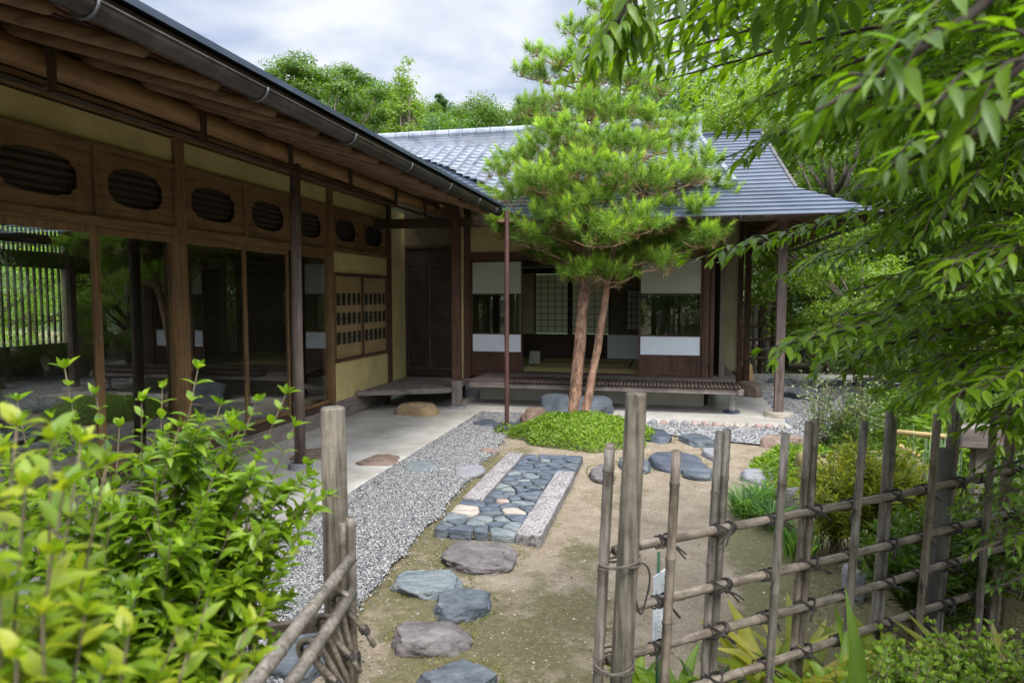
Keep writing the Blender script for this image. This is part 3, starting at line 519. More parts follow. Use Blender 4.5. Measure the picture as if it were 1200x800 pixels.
# ================================================================== TEA ROOM WING ACROSS THE GARDEN (facade on y = FY)
FY = 11.15
th = thing('tea_house', 'single-storey tea house with grey tiled roof, open paper doors and a slatted veranda', 'house', (-1.3, FY, 0))
def TP(mb, name, m, parent=None, smooth=False, bevel=.004): return LP(mb, name, m, parent or th, smooth, bevel)
# foundation and floor
TP(MB().box(-3.3, .62, 11.0, 11.10, 0, .12), 'foundation', greyst); TP(MB().box(-3.0, .58, 10.84, 10.90, .0, .29), 'foundation_panel', noisy('white_plaster', [(.3, (.58, .54, .46)), (.7, (.66, .62, .55))], 5, 5, .95, .1), bevel=0)
TP(MB().box(-3.4, .9, 11.14, 15.0, .30, .40), 'floor', darkw[0], bevel=0)
tm = MB(); ed = MB()
for i, (x0, x1, y0, y1) in enumerate([(-3.3, -1.55, 11.28, 12.18), (-1.55, .2, 11.28, 12.18), (.2, .8, 11.28, 13.03), (-3.3, -2.4, 12.18, 13.93), (-2.4, -.65, 12.18, 13.08), (-.65, .2, 12.18, 13.93), (-2.4, -.65, 13.08, 13.93)]):
    tm.box(x0 + .003, x1 - .003, y0 + .003, y1 - .003, .402, .425)
    if x1 - x0 > y1 - y0: ed.box(x0 + .004, x1 - .004, y0 + .004, y0 + .032, .4252, .4275); ed.box(x0 + .004, x1 - .004, y1 - .032, y1 - .004, .4252, .4275)
    else: ed.box(x0 + .004, x0 + .032, y0 + .004, y1 - .004, .4252, .4275); ed.box(x1 - .032, x1 - .004, y0 + .004, y1 - .004, .4252, .4275)
tt = TP(tm, 'tatami', tatami, bevel=0); TP(ed, 'tatami_border', black, tt, bevel=0)
TP(MB().box(-3.28, .62, 11.08, 11.27, .36, .428), 'threshold', redw[0]); TP(MB().box(-3.3, .56, 11.07, 11.25, 2.30, 2.42), 'lintel', redw[0])
TP(MB().box(-3.3, .56, 11.12, 11.20, 2.422, 3.2), 'plaster_wall', plaster, bevel=0)
TP(MB().box(-3.42, -3.305, 11.10, 11.2, .2, 3.2), 'plaster_wall', plaster, bevel=0)
for x in (-3.28, .60): TP(MB().box(x - .05, x + .05, 11.05, 11.19, .14 if x > 0 else .3, 3.2), 'post', redw[2])
TP(MB().box(.67, .73, 11.09, 11.17, .36, 3.1), 'post', redw[2])
# dark double storage doors
sdm = noisy('dark_door_board', [(.3, (.022, .014, .011)), (.7, (.05, .033, .025))], 6, 8, .7, .3, 30, (1, 1, 1))
st = TP(MB().box(FX + .013, -3.43, 11.12, 11.2, .26, 2.50), 'storage_door', sdm)
TP(MB().box(-3.965, -3.953, 11.108, 11.119, .48, 2.22).box(FX + .05, FX + .062, 11.108, 11.119, .48, 2.22), 'door_edge', hookm, st, bevel=0)
TP(MB().box(FX + .05, -3.46, 11.108, 11.119, 2.235, 2.248).box(FX + .05, -3.46, 11.108, 11.119, .455, .468), 'door_edge', hookm, st, bevel=0)
TP(MB().box(FX + .013, -3.43, 11.09, 11.2, 2.505, 2.56), 'door_head', darkw[0]); TP(MB().box(FX + .013, -3.43, 11.12, 11.2, 2.562, 3.4), 'plaster_wall', noisy('grey_brown_plaster', [(.3, (.10, .08, .045)), (.7, (.15, .12, .07))], 3, 8, .95, .2), bevel=0)
TP(MB().box(FX + .013, -3.43, 11.06, 11.2, .02, .26), 'door_base', darkw[0])
def paper_door(x0, x1, y, hz=(0.43, .755, 1.07, 1.73, 2.295), grid=True):
    s = .028; f = MB(); f.box(x0, x0 + s, y, y + .03, hz[0], hz[4]); f.box(x1 - s, x1, y, y + .03, hz[0], hz[4])
    for z, h in ((hz[0], .05), (hz[1] - .012, .024), (hz[2] - .012, .024), (hz[3] - .012, .024), (hz[4] - .03, .03)): f.box(x0 + s, x1 - s, y + .001, y + .029, z, z + h)
    d = TP(f, 'sliding_door', redw[0], bevel=.002)
    TP(MB().box(x0 + s, x1 - s, y + .010, y + .016, hz[3] + .012, hz[4] - .03), 'paper_panel', paper, d, bevel=0)
    TP(MB().box(x0 + s, x1 - s, y + .010, y + .016, hz[1] + .012, hz[2] - .012), 'paper_panel', paperw, d, bevel=0)
    TP(MB().box(x0 + s, x1 - s, y + .011, y + .015, hz[2] + .012, hz[3] - .012), 'pane', glass2, d, bevel=0)
    TP(MB().box(x0 + s, x1 - s, y + .010, y + .018, hz[0] + .05, hz[1] - .012), 'board_panel', redw[2], d, bevel=0)
    if grid:
        k = MB()
        for i in range(1, 4): x = x0 + s + (x1 - x0 - 2 * s) * i / 4; k.box(x - .003, x + .003, y + .017, y + .027, hz[3] + .012, hz[4] - .03)
        for i in range(1, 4): z = hz[3] + .012 + (hz[4] - hz[3] - .042) * i / 4; k.box(x0 + s, x1 - s, y + .0165, y + .0265, z - .003, z + .003)
        TP(k, 'muntins', honey[0], d, bevel=0)
glass2 = mk_glass('door_glass', (.72, .78, .74), 2.6)
paper_door(-3.23, -2.34, 11.13); paper_door(-.43, .545, 11.09)
# curtain-dim room behind: side walls, ceiling, back wall with dark-gridded shoji
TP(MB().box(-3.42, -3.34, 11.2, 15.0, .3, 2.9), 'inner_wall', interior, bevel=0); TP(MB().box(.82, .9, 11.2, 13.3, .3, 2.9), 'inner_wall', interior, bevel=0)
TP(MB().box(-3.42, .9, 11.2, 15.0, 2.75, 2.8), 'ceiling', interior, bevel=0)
BY = 14.0
def B(px, py): d = sight(px, py); return (np.array([0, 0, EYE]) + d * (BY / d[1]))
zb0, zb1 = B(650, 390)[2], B(650, 322)[2]; X = [B(p, 350)[0] for p in (609, 626, 668, 715, 748)]
TP(MB().box(-3.4, .9, BY, BY + .06, .4, zb0 - .02), 'inner_board', darkw[0], bevel=0); TP(MB().box(-3.4, .9, BY, BY + .06, zb1 + .16, 2.8), 'inner_wall', interior, bevel=0)
TP(MB().box(-3.4, .9, BY - .02, BY + .05, zb1 + .02, zb1 + .155), 'inner_lintel', darkw[0], bevel=0)
TP(MB().box(-3.4, X[1] - .002, BY, BY + .06, zb0 - .02, zb1 + .02), 'inner_wall', plaster2, bevel=0); TP(MB().box(X[3], .9, BY, BY + .06, zb0 - .02, zb1 + .02), 'inner_wall', interior, bevel=0)
for x0, x1 in ((X[1], X[2] - .02), (X[2] + .02, X[3])):
    f = MB()
    for x in (x0, x1 - .03): f.box(x, x + .03, BY + .0, BY + .03, zb0 - .02, zb1 + .02)
    k = 5
    for i in range(1, k): x = x0 + (x1 - x0) * i / k; f.box(x - .005, x + .005, BY + .005, BY + .02, zb0, zb1)
    for i in range(0, 10): z = zb0 + (zb1 - zb0) * i / 9; f.box(x0 + .03, x1 - .03, BY + .003, BY + .022, z - .005, z + .005)
    d = TP(f, 'inner_door', black, bevel=0); TP(MB().box(x0 + .01, x1 - .01, BY + .024, BY + .03, zb0, zb1), 'paper_panel', paper, d, bevel=0)
TP(MB().box(X[2] - .02, X[2] + .02, BY - .03, BY + .05, .42, zb1 + .02), 'inner_post', darkw[2], bevel=0)
# low pale panel and small lattice window deeper on the right
TP(MB().box(B(712, 400)[0], B(750, 400)[0], BY - .02, BY - .012, .43, B(700, 392)[2]), 'paper_panel', paperw, bevel=0)
f = MB(); x0, x1, z0, z1 = B(735, 360)[0], B(757, 360)[0], B(740, 386)[2], B(740, 340)[2]
for i in range(5): x = x0 + (x1 - x0) * i / 4; f.box(x - .006, x + .006, BY - .03, BY - .018, z0, z1)
for i in range(7): z = z0 + (z1 - z0) * i / 6; f.box(x0, x1, BY - .028, BY - .016, z - .006, z + .006)
w_ = TP(f, 'inner_window', black, bevel=0); TP(MB().box(x0, x1, BY - .014, BY - .008, z0, z1), 'paper_panel', paper, w_, bevel=0)
# veranda: cross poles at the edge, boards behind, beams, feet
sl = MB()
for i, x in enumerate(np.arange(-2.35, 1.03, .0535)):
    e = 10.0 + rng.uniform(-.008, .008); sl.tube([(x, e, .405), (x, 10.55, .407)], .0245, 9)
TP(sl, 'veranda_slats', wood('slat_wood', (.022, .015, .012), (.07, .045, .036), 1, rough=.6), smooth=True, bevel=0)
bd = MB()
for y in np.arange(10.56, 11.0, .11): bd.box(-2.9, 1.03, y, y + .104, .375, .428)
for y in np.arange(10.14, 10.55, .1): bd.box(-2.95, -2.39, y, y + .095, .36, .415)
for x in (.64, .75, .86, .97): bd.box(x, x + .104, 11.21, 13.5, .375, .428)
TP(bd, 'veranda_boards', wood('veranda_board_wood', (.07, .052, .045), (.17, .135, .12), 0, rough=.7))
TP(MB().beam((-2.95, 10.06, .345), (1.08, 10.06, .345), .06, .07), 'veranda_beam', greyw[0]); TP(MB().beam((-2.95, 10.75, .33), (1.05, 10.75, .33), .07, .08), 'veranda_beam', greyw[0])
TP(MB().beam((1.03, 9.99, .345), (1.03, 13.5, .345), .06, .08), 'veranda_beam', greyw[1])
for x, y in ((.95, 10.38), (.95, 12.4)):
    TP(MB().tube([(x, y, .03), (x, y, .30)], [.045, .04], 12).box(x - .05, x + .05, y - .1, y + .1, .27, .30), 'veranda_leg', noisy('pale_leg', [(.3, (.28, .28, .27)), (.7, (.40, .40, .38))], 8, 5, .8, .2)); TP(MB().tube([(x, y, -.01), (x, y, .035)], [.13, .11], 14), 'leg_stone', darkst, bevel=.01)
TP(MB().box(.57, .65, 11.0, 11.08, .0, .33), 'under_post', redw[2])
# set back wall, rear eave post
TP(MB().box(.92, 1.30, 13.36, 13.44, .3, 3.1), 'plaster_wall', plaster2, bevel=0); TP(MB().box(1.30, 1.38, 13.3, 13.46, .0, 3.1), 'post', redw[2]); TP(MB().box(.74, .92, 13.34, 13.44, .3, 3.1), 'plaster_wall', plaster2, bevel=0)
q = gr(874, 446); TP(MB().box(q[0] - .06, q[0] + .06, q[1] - .06, q[1] + .06, -.02, 3.0), 'eave_post', redw[2])
ep = gr(912, 488); TP(MB().box(ep[0] - .06, ep[0] + .06, ep[1] - .05, ep[1] + .07, .07, 2.78), 'eave_post', eavepost)
# roofs
def vx(z): return -2.12 - (z - 2.85) / .31
def zf(y): return 2.75 + .5 * (y - 9.3) if y < 10.2 else 3.2 + .52 * (y - 10.2)
def courses(mb, y0, y1, n, xl, xr, lift, th_=.004, wave=0, per=.235, off=0.):
    for i in range(n):
        ya, yb = y0 + (y1 - y0) * i / n, y0 + (y1 - y0) * (i + 1) / n + .012
        za, zb = zf(ya) + lift + off, zf(yb) + off + .002; a, b_ = (xl(ya), xl(yb)), (xr(ya), xr(yb))
        m_ = max(1, int((b_[0] - a[0]) / per * 10)) if wave else 1; va = []; vb = []; vc = []
        for j in range(m_ + 1):
            t = j / m_; x = a[0] + (b_[0] - a[0]) * t; x2 = a[1] + (b_[1] - a[1]) * t
            if wave:
                ph = (x % per) / per; h = wave * (.75 * sin(2 * pi * ph) + .25 * sin(4 * pi * ph)); ph2 = (x2 % per) / per; h2 = wave * (.75 * sin(2 * pi * ph2) + .25 * sin(4 * pi * ph2))
            else: h = h2 = 0
            va.append((x, ya, za + h)); vb.append((x2, yb, zb + h2)); vc.append((x, ya + .003, za + h - lift - .004))
        k = m_ + 1; mb.add(va + vb + vc, [(j, j + 1, k + j + 1, k + j) for j in range(m_)] + [(2 * k + j, 2 * k + j + 1, j + 1, j) for j in range(m_)])
def hipx(y): return 2.56 - (y - 9.3) * (.86 / .9) if y < 10.2 else 1.7 - .06 * (y - 10.2)
rf = MB(); courses(rf, 9.24, 10.2, 7, lambda y: max(vx(zf(y)), -9), hipx, .020); courses(rf, 10.2, 12.8, 17, lambda y: max(vx(zf(y)), -9), hipx, .018)
skirt = TP(rf, 'metal_roof', roofm, bevel=0)
sr = MB()                                         # right-hand skirt falling towards +x and the back slope
for i in range(6):
    t0, t1 = i / 6, (i + 1) / 6 + .01; xa, xb = 2.56 - .86 * t0, 2.56 - .86 * t1; za, zb = 2.75 + .45 * t0, 2.75 + .45 * t1
    sr.add([(xa, 9.3 + .9 * t0, za + .02), (xa, 16.5, za + .02), (xb, 16.5, zb), (xb, 9.3 + .9 * t1, zb), (xa - .002, 9.3 + .9 * t0, za - .004), (xa - .002, 16.5, za - .004)], [(0, 1, 2, 3), (4, 5, 1, 0)])
sr.add([(-7.8, 12.8, 4.55), (1.55, 12.8, 4.55), (1.7, 16.4, 3.1), (-9.6, 16.4, 3.1)], [(0, 1, 2, 3)])
sr.add([(1.54, 12.8, 4.55), (1.70, 10.2, 3.2), (1.70, 16.4, 3.1)], [(0, 1, 2)])
TP(sr, 'metal_roof', roofm, bevel=0)
TP(MB().beam((1.72, 10.19, 3.19), (1.56, 12.8, 4.56), .05, .05), 'verge_trim', metal); TP(MB().beam((.5, 12.8, 4.56), (1.58, 12.8, 4.57), .14, .05), 'metal_ridge', roofm)
ti = MB(); txl = lambda y: (-2.5 - (y - 10.25) * 1.03) if y < 11.9 else -4.2 - (y - 11.9) * 1.4
courses(ti, 10.25, 12.72, 15, txl, lambda y: .90 - .18 * (y - 10.2), .042, wave=.021, off=.050, per=.22); TP(ti, 'tile_roof', tilem, smooth=False, bevel=0)
ve = MB()
for i in range(15):
    y = 10.25 + i * .165; x = .93 - .18 * (y - 10.2); ve.tube([(x, y, zf(y) + .085), (x - .03, y + .18, zf(y + .18) + .075)], .045, 8)
TP(ve, 'verge_tiles', tilem, bevel=0)
rg = MB(); 
for i in range(23):
    x0 = -5.75 + i * .272; rg.tube([(x0, 12.8, 4.80), (x0 + .262, 12.8, 4.80)], [.10, .095], 12)
rg.box(-5.7, .48, 12.70, 12.90, 4.56, 4.65); rg.box(-5.72, .46, 12.715, 12.885, 4.655, 4.71); rg.box(-5.7, .44, 12.72, 12.88, 4.715, 4.76)
TP(rg, 'ridge_tiles', tilem, bevel=.004); TP(MB().box(-5.86, -5.74, 12.66, 12.94, 4.6, 4.96).box(.48, .56, 12.68, 12.92, 4.5, 4.90), 'ridge_end', tilem, bevel=.02)
# eave underside
ub = MB(); ub.add([(-2.3, 9.26, 2.715), (2.50, 9.26, 2.715), (2.50, 16.4, 2.715), (1.3, 16.4, 3.1), (1.3, 11.15, 3.1), (-2.9, 11.15, 3.1), (-2.3, 9.26, 2.735), (2.52, 9.26, 2.735), (2.52, 16.4, 2.735), (1.3, 16.4, 3.13), (1.3, 11.15, 3.13), (-2.9, 11.15, 3.13)],
    [(0, 1, 4, 5), (1, 2, 3, 4), (6, 11, 10, 7), (7, 10, 9, 8), (0, 6, 7, 1), (1, 7, 8, 2)]); TP(ub, 'eave_boarding', eavew[0], bevel=0)
for x in np.arange(-2.2, 1.5, .36): TP(MB().tube([(x, 9.28, 2.685), (x + .01, 10.2, 2.86), (x, 11.15, 3.07)], .024, 7), 'rafter', eavew[1], smooth=True, bevel=0)
for x in (1.62, 1.95, 2.25): TP(MB().tube([(x, 9.28, 2.685), (x, 9.3 + (2.52 - x) * 1.0, 2.70 + (2.52 - x) * .2)], .024, 7), 'rafter', eavew[1], smooth=True, bevel=0)
for y in np.arange(9.6, 15.5, .4): TP(MB().tube([(2.48, y, 2.685), (2.52 - min(1.2, (y - 9.2) * .7), y, 2.70 + .31 * min(1.2, (y - 9.2) * .7))], .024, 7), 'rafter', eavew[0], smooth=True, bevel=0)
bt = MB()
for y in np.arange(9.36, 11.1, .16): bt.beam((-2.3, y, 2.715 + (y - 9.26) * .2037 - .012), (2.45 - (y - 9.26) * .63, y, 2.715 + (y - 9.26) * .2037 - .012), .022, .014)
for x in np.arange(1.4, 2.45, .16): bt.beam((x, 9.3 + (2.45 - x) * 1.5, 2.715 + (2.5 - x) * .32 - .012), (x, 16, 2.715 + (2.5 - x) * .32 - .012), .022, .014)
TP(bt, 'eave_battens', eavew[0], bevel=0)
TP(MB().beam((2.5, 9.28, 2.66), (1.3, 11.15, 3.02), .08, .10), 'hip_rafter', redw[0]); TP(MB().tube([(-2.6, 10.16, 2.80), (2.1, 10.16, 2.80)], .055, 12), 'purlin', eavew[0], smooth=True, bevel=0); TP(MB().tube([(1.56, 9.5, 2.78), (1.56, 16, 2.78)], .05, 12), 'purlin', eavew[1], smooth=True, bevel=0)
g2 = MB(); half_gutter(g2, (-1.95, 9.18, 2.72), (2.66, 9.18, 2.715), .05); gg = TP(g2, 'gutter', metal, smooth=True, bevel=0)
g3 = MB(); half_gutter(g3, (2.64, 9.24, 2.715), (2.64, 16.4, 2.70), .045); g4 = TP(g3, 'gutter', metal, smooth=True, bevel=0)
for x in (-1.2, -.2, .9, 1.9): TP(MB().tube([(x, 9.18 + .06 * cos(t), 2.715 - .06 * sin(t)) for t in np.linspace(pi, 0, 9)] + [(x, 9.28, 2.75)], .007, 6), 'gutter_bracket', hookm, gg, bevel=0)
for y in (10.2, 11.2, 12.2, 13.2, 14.2): TP(MB().tube([(2.64 + .055 * cos(t), y, 2.71 - .055 * sin(t)) for t in np.linspace(0, pi, 9)] + [(2.52, y, 2.74)], .007, 6), 'gutter_bracket', hookm, g4, bevel=0)
# white card inside
cd_ = MB(); p = np.array([B(620, 404)[0] * .9, 12.6, .427]); cd_.add([(p[0], p[1], .428), (p[0] + .2, p[1] + .02, .428), (p[0] + .2, p[1] + .10, .66), (p[0] - .0, p[1] + .08, .66), (p[0], p[1] + .015, .428), (p[0] + .2, p[1] + .035, .428), (p[0] + .2, p[1] + .115, .66), (p[0], p[1] + .095, .66)], [(0, 1, 2, 3), (7, 6, 5, 4), (0, 4, 5, 1), (3, 2, 6, 7), (0, 3, 7, 4), (1, 5, 6, 2)])
tag(cd_.build('card', noisy('card_paper', [(.3, (.30, .30, .24)), (.7, (.40, .40, .33))], 8, 4, .8, .1)), 'small pale card propped on the mats inside the open doorway', 'card')
# drain pipe with bamboo-like rings
dp = MB(); z = 0; q = gr(594, 500); pts = []; rd = []
for k in range(7):
    z0 = .0 + k * .40; pts += [(q[0], q[1], z0), (q[0], q[1], z0 + .385), (q[0], q[1], z0 + .388), (q[0], q[1], z0 + .397)]; rd += [.030, .030, .035, .035]
pts = pts[:-1]; rd = rd[:-1]; dp.tube(pts[:-1], rd[:-1], 12)
dpo = dp.build('rain_pipe', noisy('pipe_brown', [(.3, (.05, .022, .018)), (.7, (.095, .045, .036))], 4, 5, .45, .1, spec=.5), smooth=False); tag(dpo, 'slim dark red-brown rain pipe with joints standing before the paper doors', 'pipe')
origin_to(dpo, (q[0], q[1], 0))
# wooden step deck under the storage doors
dk = thing('step_deck', 'low weathered plank deck tapering to the corner post below the dark doors', 'deck', (-3.7, 10.3, 0))
pl = MB(); A, Bp, Cp = (-4.36, 9.3), (-3.17, 9.75), (-4.36, 11.05)
for i in range(9):
    t0, t1 = i / 9 + .004, (i + 1) / 9 - .004; x0 = -4.36 + 1.22 * t0; x1 = -4.36 + 1.22 * t1
    ya, yb = 9.12 + .62 * t0, 9.12 + .62 * t1; pl.add([(x0, ya, .27), (x1, yb, .27), (x1, 11.04, .27), (x0, 11.04, .27), (x0, ya, .315), (x1, yb, .315), (x1, 11.04, .315), (x0, 11.04, .315)], [(0, 3, 2, 1), (4, 5, 6, 7), (0, 1, 5, 4), (1, 2, 6, 5), (2, 3, 7, 6), (3, 0, 4, 7)])
LP(pl, 'planks', greyw[1], dk); LP(MB().beam((-4.37, 9.10, .29), (-3.15, 9.72, .29), .035, .075), 'edge_board', greyw[0], dk)
for x, y in ((-4.3, 10.0), (-3.3, 10.9), (-4.3, 10.9)): LP(MB().box(x - .03, x + .03, y - .03, y + .03, 0, .268), 'leg', darkw[2], dk)

# ================================================================== STONES
def rock(name, label, cat, c, s, m, seed, rz=0, top=None, planes=9, rough=.05, sub=4, group=None, parent=None, lo=.7, hi=.95):
    bm = bmesh.new(); bmesh.ops.create_icosphere(bm, subdivisions=sub, radius=1); rs = np.random.default_rng(seed)
    pn = rdirs(rs, planes); pd = rs.uniform(lo, hi, planes); pn[:, 2] *= .6; pn /= np.linalg.norm(pn, axis=1)[:, None]
    for v in bm.verts:
        p = np.array(v.co)
        p = p / (abs(p[0]) ** 2.5 + abs(p[1]) ** 2.5 + abs(p[2]) ** 2.5 + 1e-9) ** (1 / 2.5) if top is not None else p
        for n_, d in zip(pn, pd):
            k = p @ n_
            if k > d: p = p - n_ * (k - d) * 1.0
        if top is not None and p[2] > top: p[2] = top + (p[2] - top) * .10
        q = Vector(p * 1.0) ; o_ = seed * 3.1
        dsp = rough * 1.3 * mnoise.fractal(q * 1.7 + Vector((o_, 0, 0)), .7, 2., 7) - .05 * max(0, .12 - abs(mnoise.noise(q * 2.6 + Vector((0, o_, 0))))) / .12
        v.co = Vector(p) * (1 + dsp) 
    for v in bm.verts: v.co = Vector((v.co.x * s[0], v.co.y * s[1], v.co.z * s[2]))
    me = bpy.data.meshes.new(name); bm.to_mesh(me); bm.free(); me.polygons.foreach_set('use_smooth', [True] * len(me.polygons)); me.materials.append(m)
    o = bpy.data.objects.new(name, me); C.objects.link(o); o.location = c; o.rotation_euler = (0, 0, rz)
    if parent: o.parent = parent
    else: tag(o, label, cat, group)
    return o
def rdirs(rs, n): v = rs.normal(size=(n, 3)); return v / np.linalg.norm(v, axis=1)[:, None]
STN = []
def flat_stone(px, py, wp, hp, m, seed, label, h=.06, name='stepping_stone', cat='stepping stone', group='stepping stones', lo=.72, rz=0):
    STN.append((px, py, wp, hp)); wp *= .95; hp *= .95; lo = .80; h = h * .28 + .008
    c = gr(px, py, h * .7); sx_ = np.linalg.norm(gr(px - wp / 2, py, h * .7) - gr(px + wp / 2, py, h * .7)) / 2; a = gr(px, py - hp / 2, h * .8); b_ = gr(px, py + hp / 2, h * .3); sy_ = np.linalg.norm(a - b_) / 2
    return rock(name, label, cat, (c[0], c[1], -.03), (sx_ * 1.03, sy_ * 1.03, (h + .03) / .62), m, seed, YAW + rz, top=.60, planes=11, rough=.06, group=group, lo=lo, hi=1.02, sub=5 if wp > 60 and py > 560 else 4)
SS = [(561, 648, 96, 36, purple, 11, 'large purple-grey stepping stone directly in front of the paved path', .07), (505, 678, 92, 34, slate2, 12, 'grey-green angular stepping stone beside the gravel edge', .05),
      (544, 703, 72, 38, slate, 13, 'small blue angular stepping stone below the grey-green one', .07), (505, 740, 96, 40, purple, 14, 'reddish brown mottled oval stepping stone near the gate', .08),
      (537, 790, 102, 46, slate, 15, 'blue-grey stepping stone nearest the gate at the bottom of the photo', .08), (358, 762, 84, 54, slate, 16, 'blue slate slab behind the left bamboo railing', .10),
      (443, 538, 54, 16, brownst, 17, 'oval brown stone set in the terrace close to its gravel edge', .035), (373, 531, 60, 20, brownst, 18, 'brown stone set in the terrace beside the round eave post', .03),
      (493, 545, 40, 14, slate2, 19, 'pale greenish flat stone sunk in the gravel', .02), (548, 550, 44, 15, greyst, 20, 'light lilac-grey flat stone at the mossy gravel margin', .035), (573, 527, 24, 6, brownst, 21, 'thin brown stone almost buried in sand left of the green bed', .015),
      (570, 494, 34, 9, darkst, 22, 'dark flat stone in the gravel left of the rain pipe', .05), (596, 499, 40, 12, darkst, 23, 'dark flat stone at the foot of the rain pipe', .06), (618, 495, 30, 10, darkst, 24, 'dark stone between the rain pipe and the brown boulder', .07)]
for px, py, a, b_, m, sd_, lab, h in SS: flat_stone(px, py, a, b_, m, sd_, lab, h)
SR = [(704, 552, 30, 20, purple, 31, 'small squarish purple-grey stone right of the paved path', .10), (745, 541, 40, 18, slate, 32, 'blue-grey stone half hidden behind the tall gate post', .07), (793, 538, 66, 22, darkst, 33, 'largest dark faceted stone in the row right of the gate post', .12),
      (820, 551, 46, 13, slate, 34, 'flat blue stone just below the dark faceted one', .05), (770, 508, 36, 15, darkst, 35, 'dark blue rock at the right tip of the green bed', .12), (816, 513, 38, 14, slate, 36, 'grey-blue flat rock in front of the gravel below the veranda', .09), (838, 530, 26, 13, greyst, 37, 'round grey rock partly behind a bamboo picket', .10)]
for px, py, a, b_, m, sd_, lab, h in SR: flat_stone(px, py, a, b_, m, sd_, lab, h, name='garden_stone', cat='stone', group='stones between path and gravel')
P = []
for px, py, wp, hp in STN[:5] + STN[14:]:
    c = gr(px, py); a = np.linalg.norm(gr(px - wp / 2, py) - gr(px + wp / 2, py)) / 2; b_ = np.linalg.norm(gr(px, py - hp / 2) - gr(px, py + hp / 2)) / 2
    for _ in range(520):
        q = rng.uniform(0, 2 * pi); k = 1.0 + abs(rng.normal()) * .10
        if mnoise.noise((cos(q) * 1.5 + px, sin(q) * 1.5, 0)) > -.15: x, y = cos(q) * a * k, sin(q) * b_ * k; P.append((c[0] + x * cos(YAW) - y * sin(YAW), c[1] + x * sin(YAW) + y * cos(YAW), -.03 + rng.uniform(0, .006)))
P = np.array(P); D = rdir(len(P)); D[:, 2] = abs(D[:, 2]) + .4; V, F, r_ = leaves(P, D, rdir(len(P)), rng.uniform(.006, .018, len(P)), .006)
tag(npmesh('edge_moss', V, F, mossm, rnd=r_), 'moss and grass crumbs packed round the rims of the stepping stones', 'moss', kind='stuff')
def boulder(px, py, wp, h, dep, m, seed, label, name='boulder', cat='rock', top=.7, rz=0, planes=12, rough=.07, group=None, z=-.03):
    c = gr(px, py); D = np.dot(c - np.array([0, 0, EYE]), _f); sx_ = wp * D / 1600
    return rock(name, label, cat, (c[0] - _f[0] * -dep, c[1] + dep * .9, z), (sx_, dep, (h + .03) / (top + .05)), m, seed, YAW * .6 + rz, top=top, planes=planes, rough=rough, group=group, sub=4)
boulder(675, 488, 96, .27, .30, darkst if False else stone('blue_grey_boulder', [(.3, (.05, .062, .074)), (.55, (.09, .105, .12)), (.75, (.15, .16, .165))], 4), 41, 'large smooth blue-grey boulder used as a step below the veranda', 'step_boulder', 'boulder', .72)
rock('boulder', 'rough reddish brown rock between the rain pipe and the pine', 'rock', (*gr(626, 498)[:2], .06), (.19, .15, .19), darkbr, 42, .3, None, 12, .12)
boulder(487, 488, 52, .17, .2, rust, 43, 'rusty yellow-brown block stone in front of the plank deck', 'step_block', 'step stone', .8, planes=5)
c = gr(880, 465); rock('step_block', 'brown square block stone at the right end of the veranda', 'step stone', (c[0], c[1] + .3, 0), (.22, .40, .26), brownst, 44, 0, .8, 3, .03)
c = gr(862, 447); rock('step_block', 'yellowish block stone behind the brown one beside the veranda boards', 'step stone', (c[0] + .2, c[1] + .6, 0), (.24, .32, .38), rust, 45, 0, .8, 3, .03)
rock('post_stone', 'pale cream boulder carrying the right eave post', 'rock', (ep[0], ep[1], -.01), (.22, .17, .13), cream, 46, .2, .62, 8, .06)
# edging cobbles along the terrace front and flagstones along its right edge
for i in range(15):
    x = -.42 + i * .135 + rng.uniform(-.01, .01); mt = [cream, pink, greyst][int(rng.integers(0, 3))]
    rock('edging_cobble', 'rounded pale cobble edging the front of the earthen terrace', 'cobble', (x, 9.31 + rng.uniform(-.012, .012), -.005), (.066, .055, .055), mt, 60 + i, rng.uniform(0, 3), None, 5, .05, 3, 'cobbles edging the terrace')
for i in range(9):
    y = 9.72 + i * .42; rock('edging_slab', 'flat grey kerb stone edging the right side of the terrace', 'kerb stone', (1.66, y, -.06), (.085, .205, .10), greyst, 90 + i, rng.uniform(-.03, .03), .75, 3, .03, 3, 'kerb stones right of the terrace')
# paved path: two granite slabs and cobbles fitted between
def slab(P, label, z=.055, seed=0):
    mb = MB(); mb.prism(P, -.06, z); o = mb.build('granite_slab', granite); bm = bmesh.new(); bm.from_mesh(o.data)
    bmesh.ops.subdivide_edges(bm, edges=[e for e in bm.edges], cuts=7, use_grid_fill=True); 
    for v in bm.verts: v.co += Vector((mnoise.noise(v.co * 9), mnoise.noise(v.co * 9 + Vector((5, 0, 0))), .5 * mnoise.noise(v.co * 12 + Vector((0, 7, 0))))) * .009
    bm.to_mesh(o.data); bm.free(); o.modifiers.new('b', 'BEVEL').width = .006; tag(o, label, 'slab', 'granite slabs of the paved path'); c = np.mean(P, 0); origin_to(o, (c[0], c[1], 0)); return o
slab([(-1.61, 5.28), (-1.44, 5.28), (-1.44, 6.92), (-1.61, 6.92)], 'long pinkish granite slab on the left side of the paved path'); slab([(-1.005, 4.55), (-.825, 4.53), (-.815, 6.30), (-.99, 6.31)], 'long rough granite slab on the right side of the paved path')
regA = [(-1.60, 4.58), (-1.02, 4.58), (-1.0, 6.35), (-.82, 6.35), (-.82, 6.98), (-1.43, 6.98), (-1.43, 5.24), (-1.60, 5.24)]
pts = []; rs = np.random.default_rng(3); rows = np.arange(4.63, 6.98, .112)
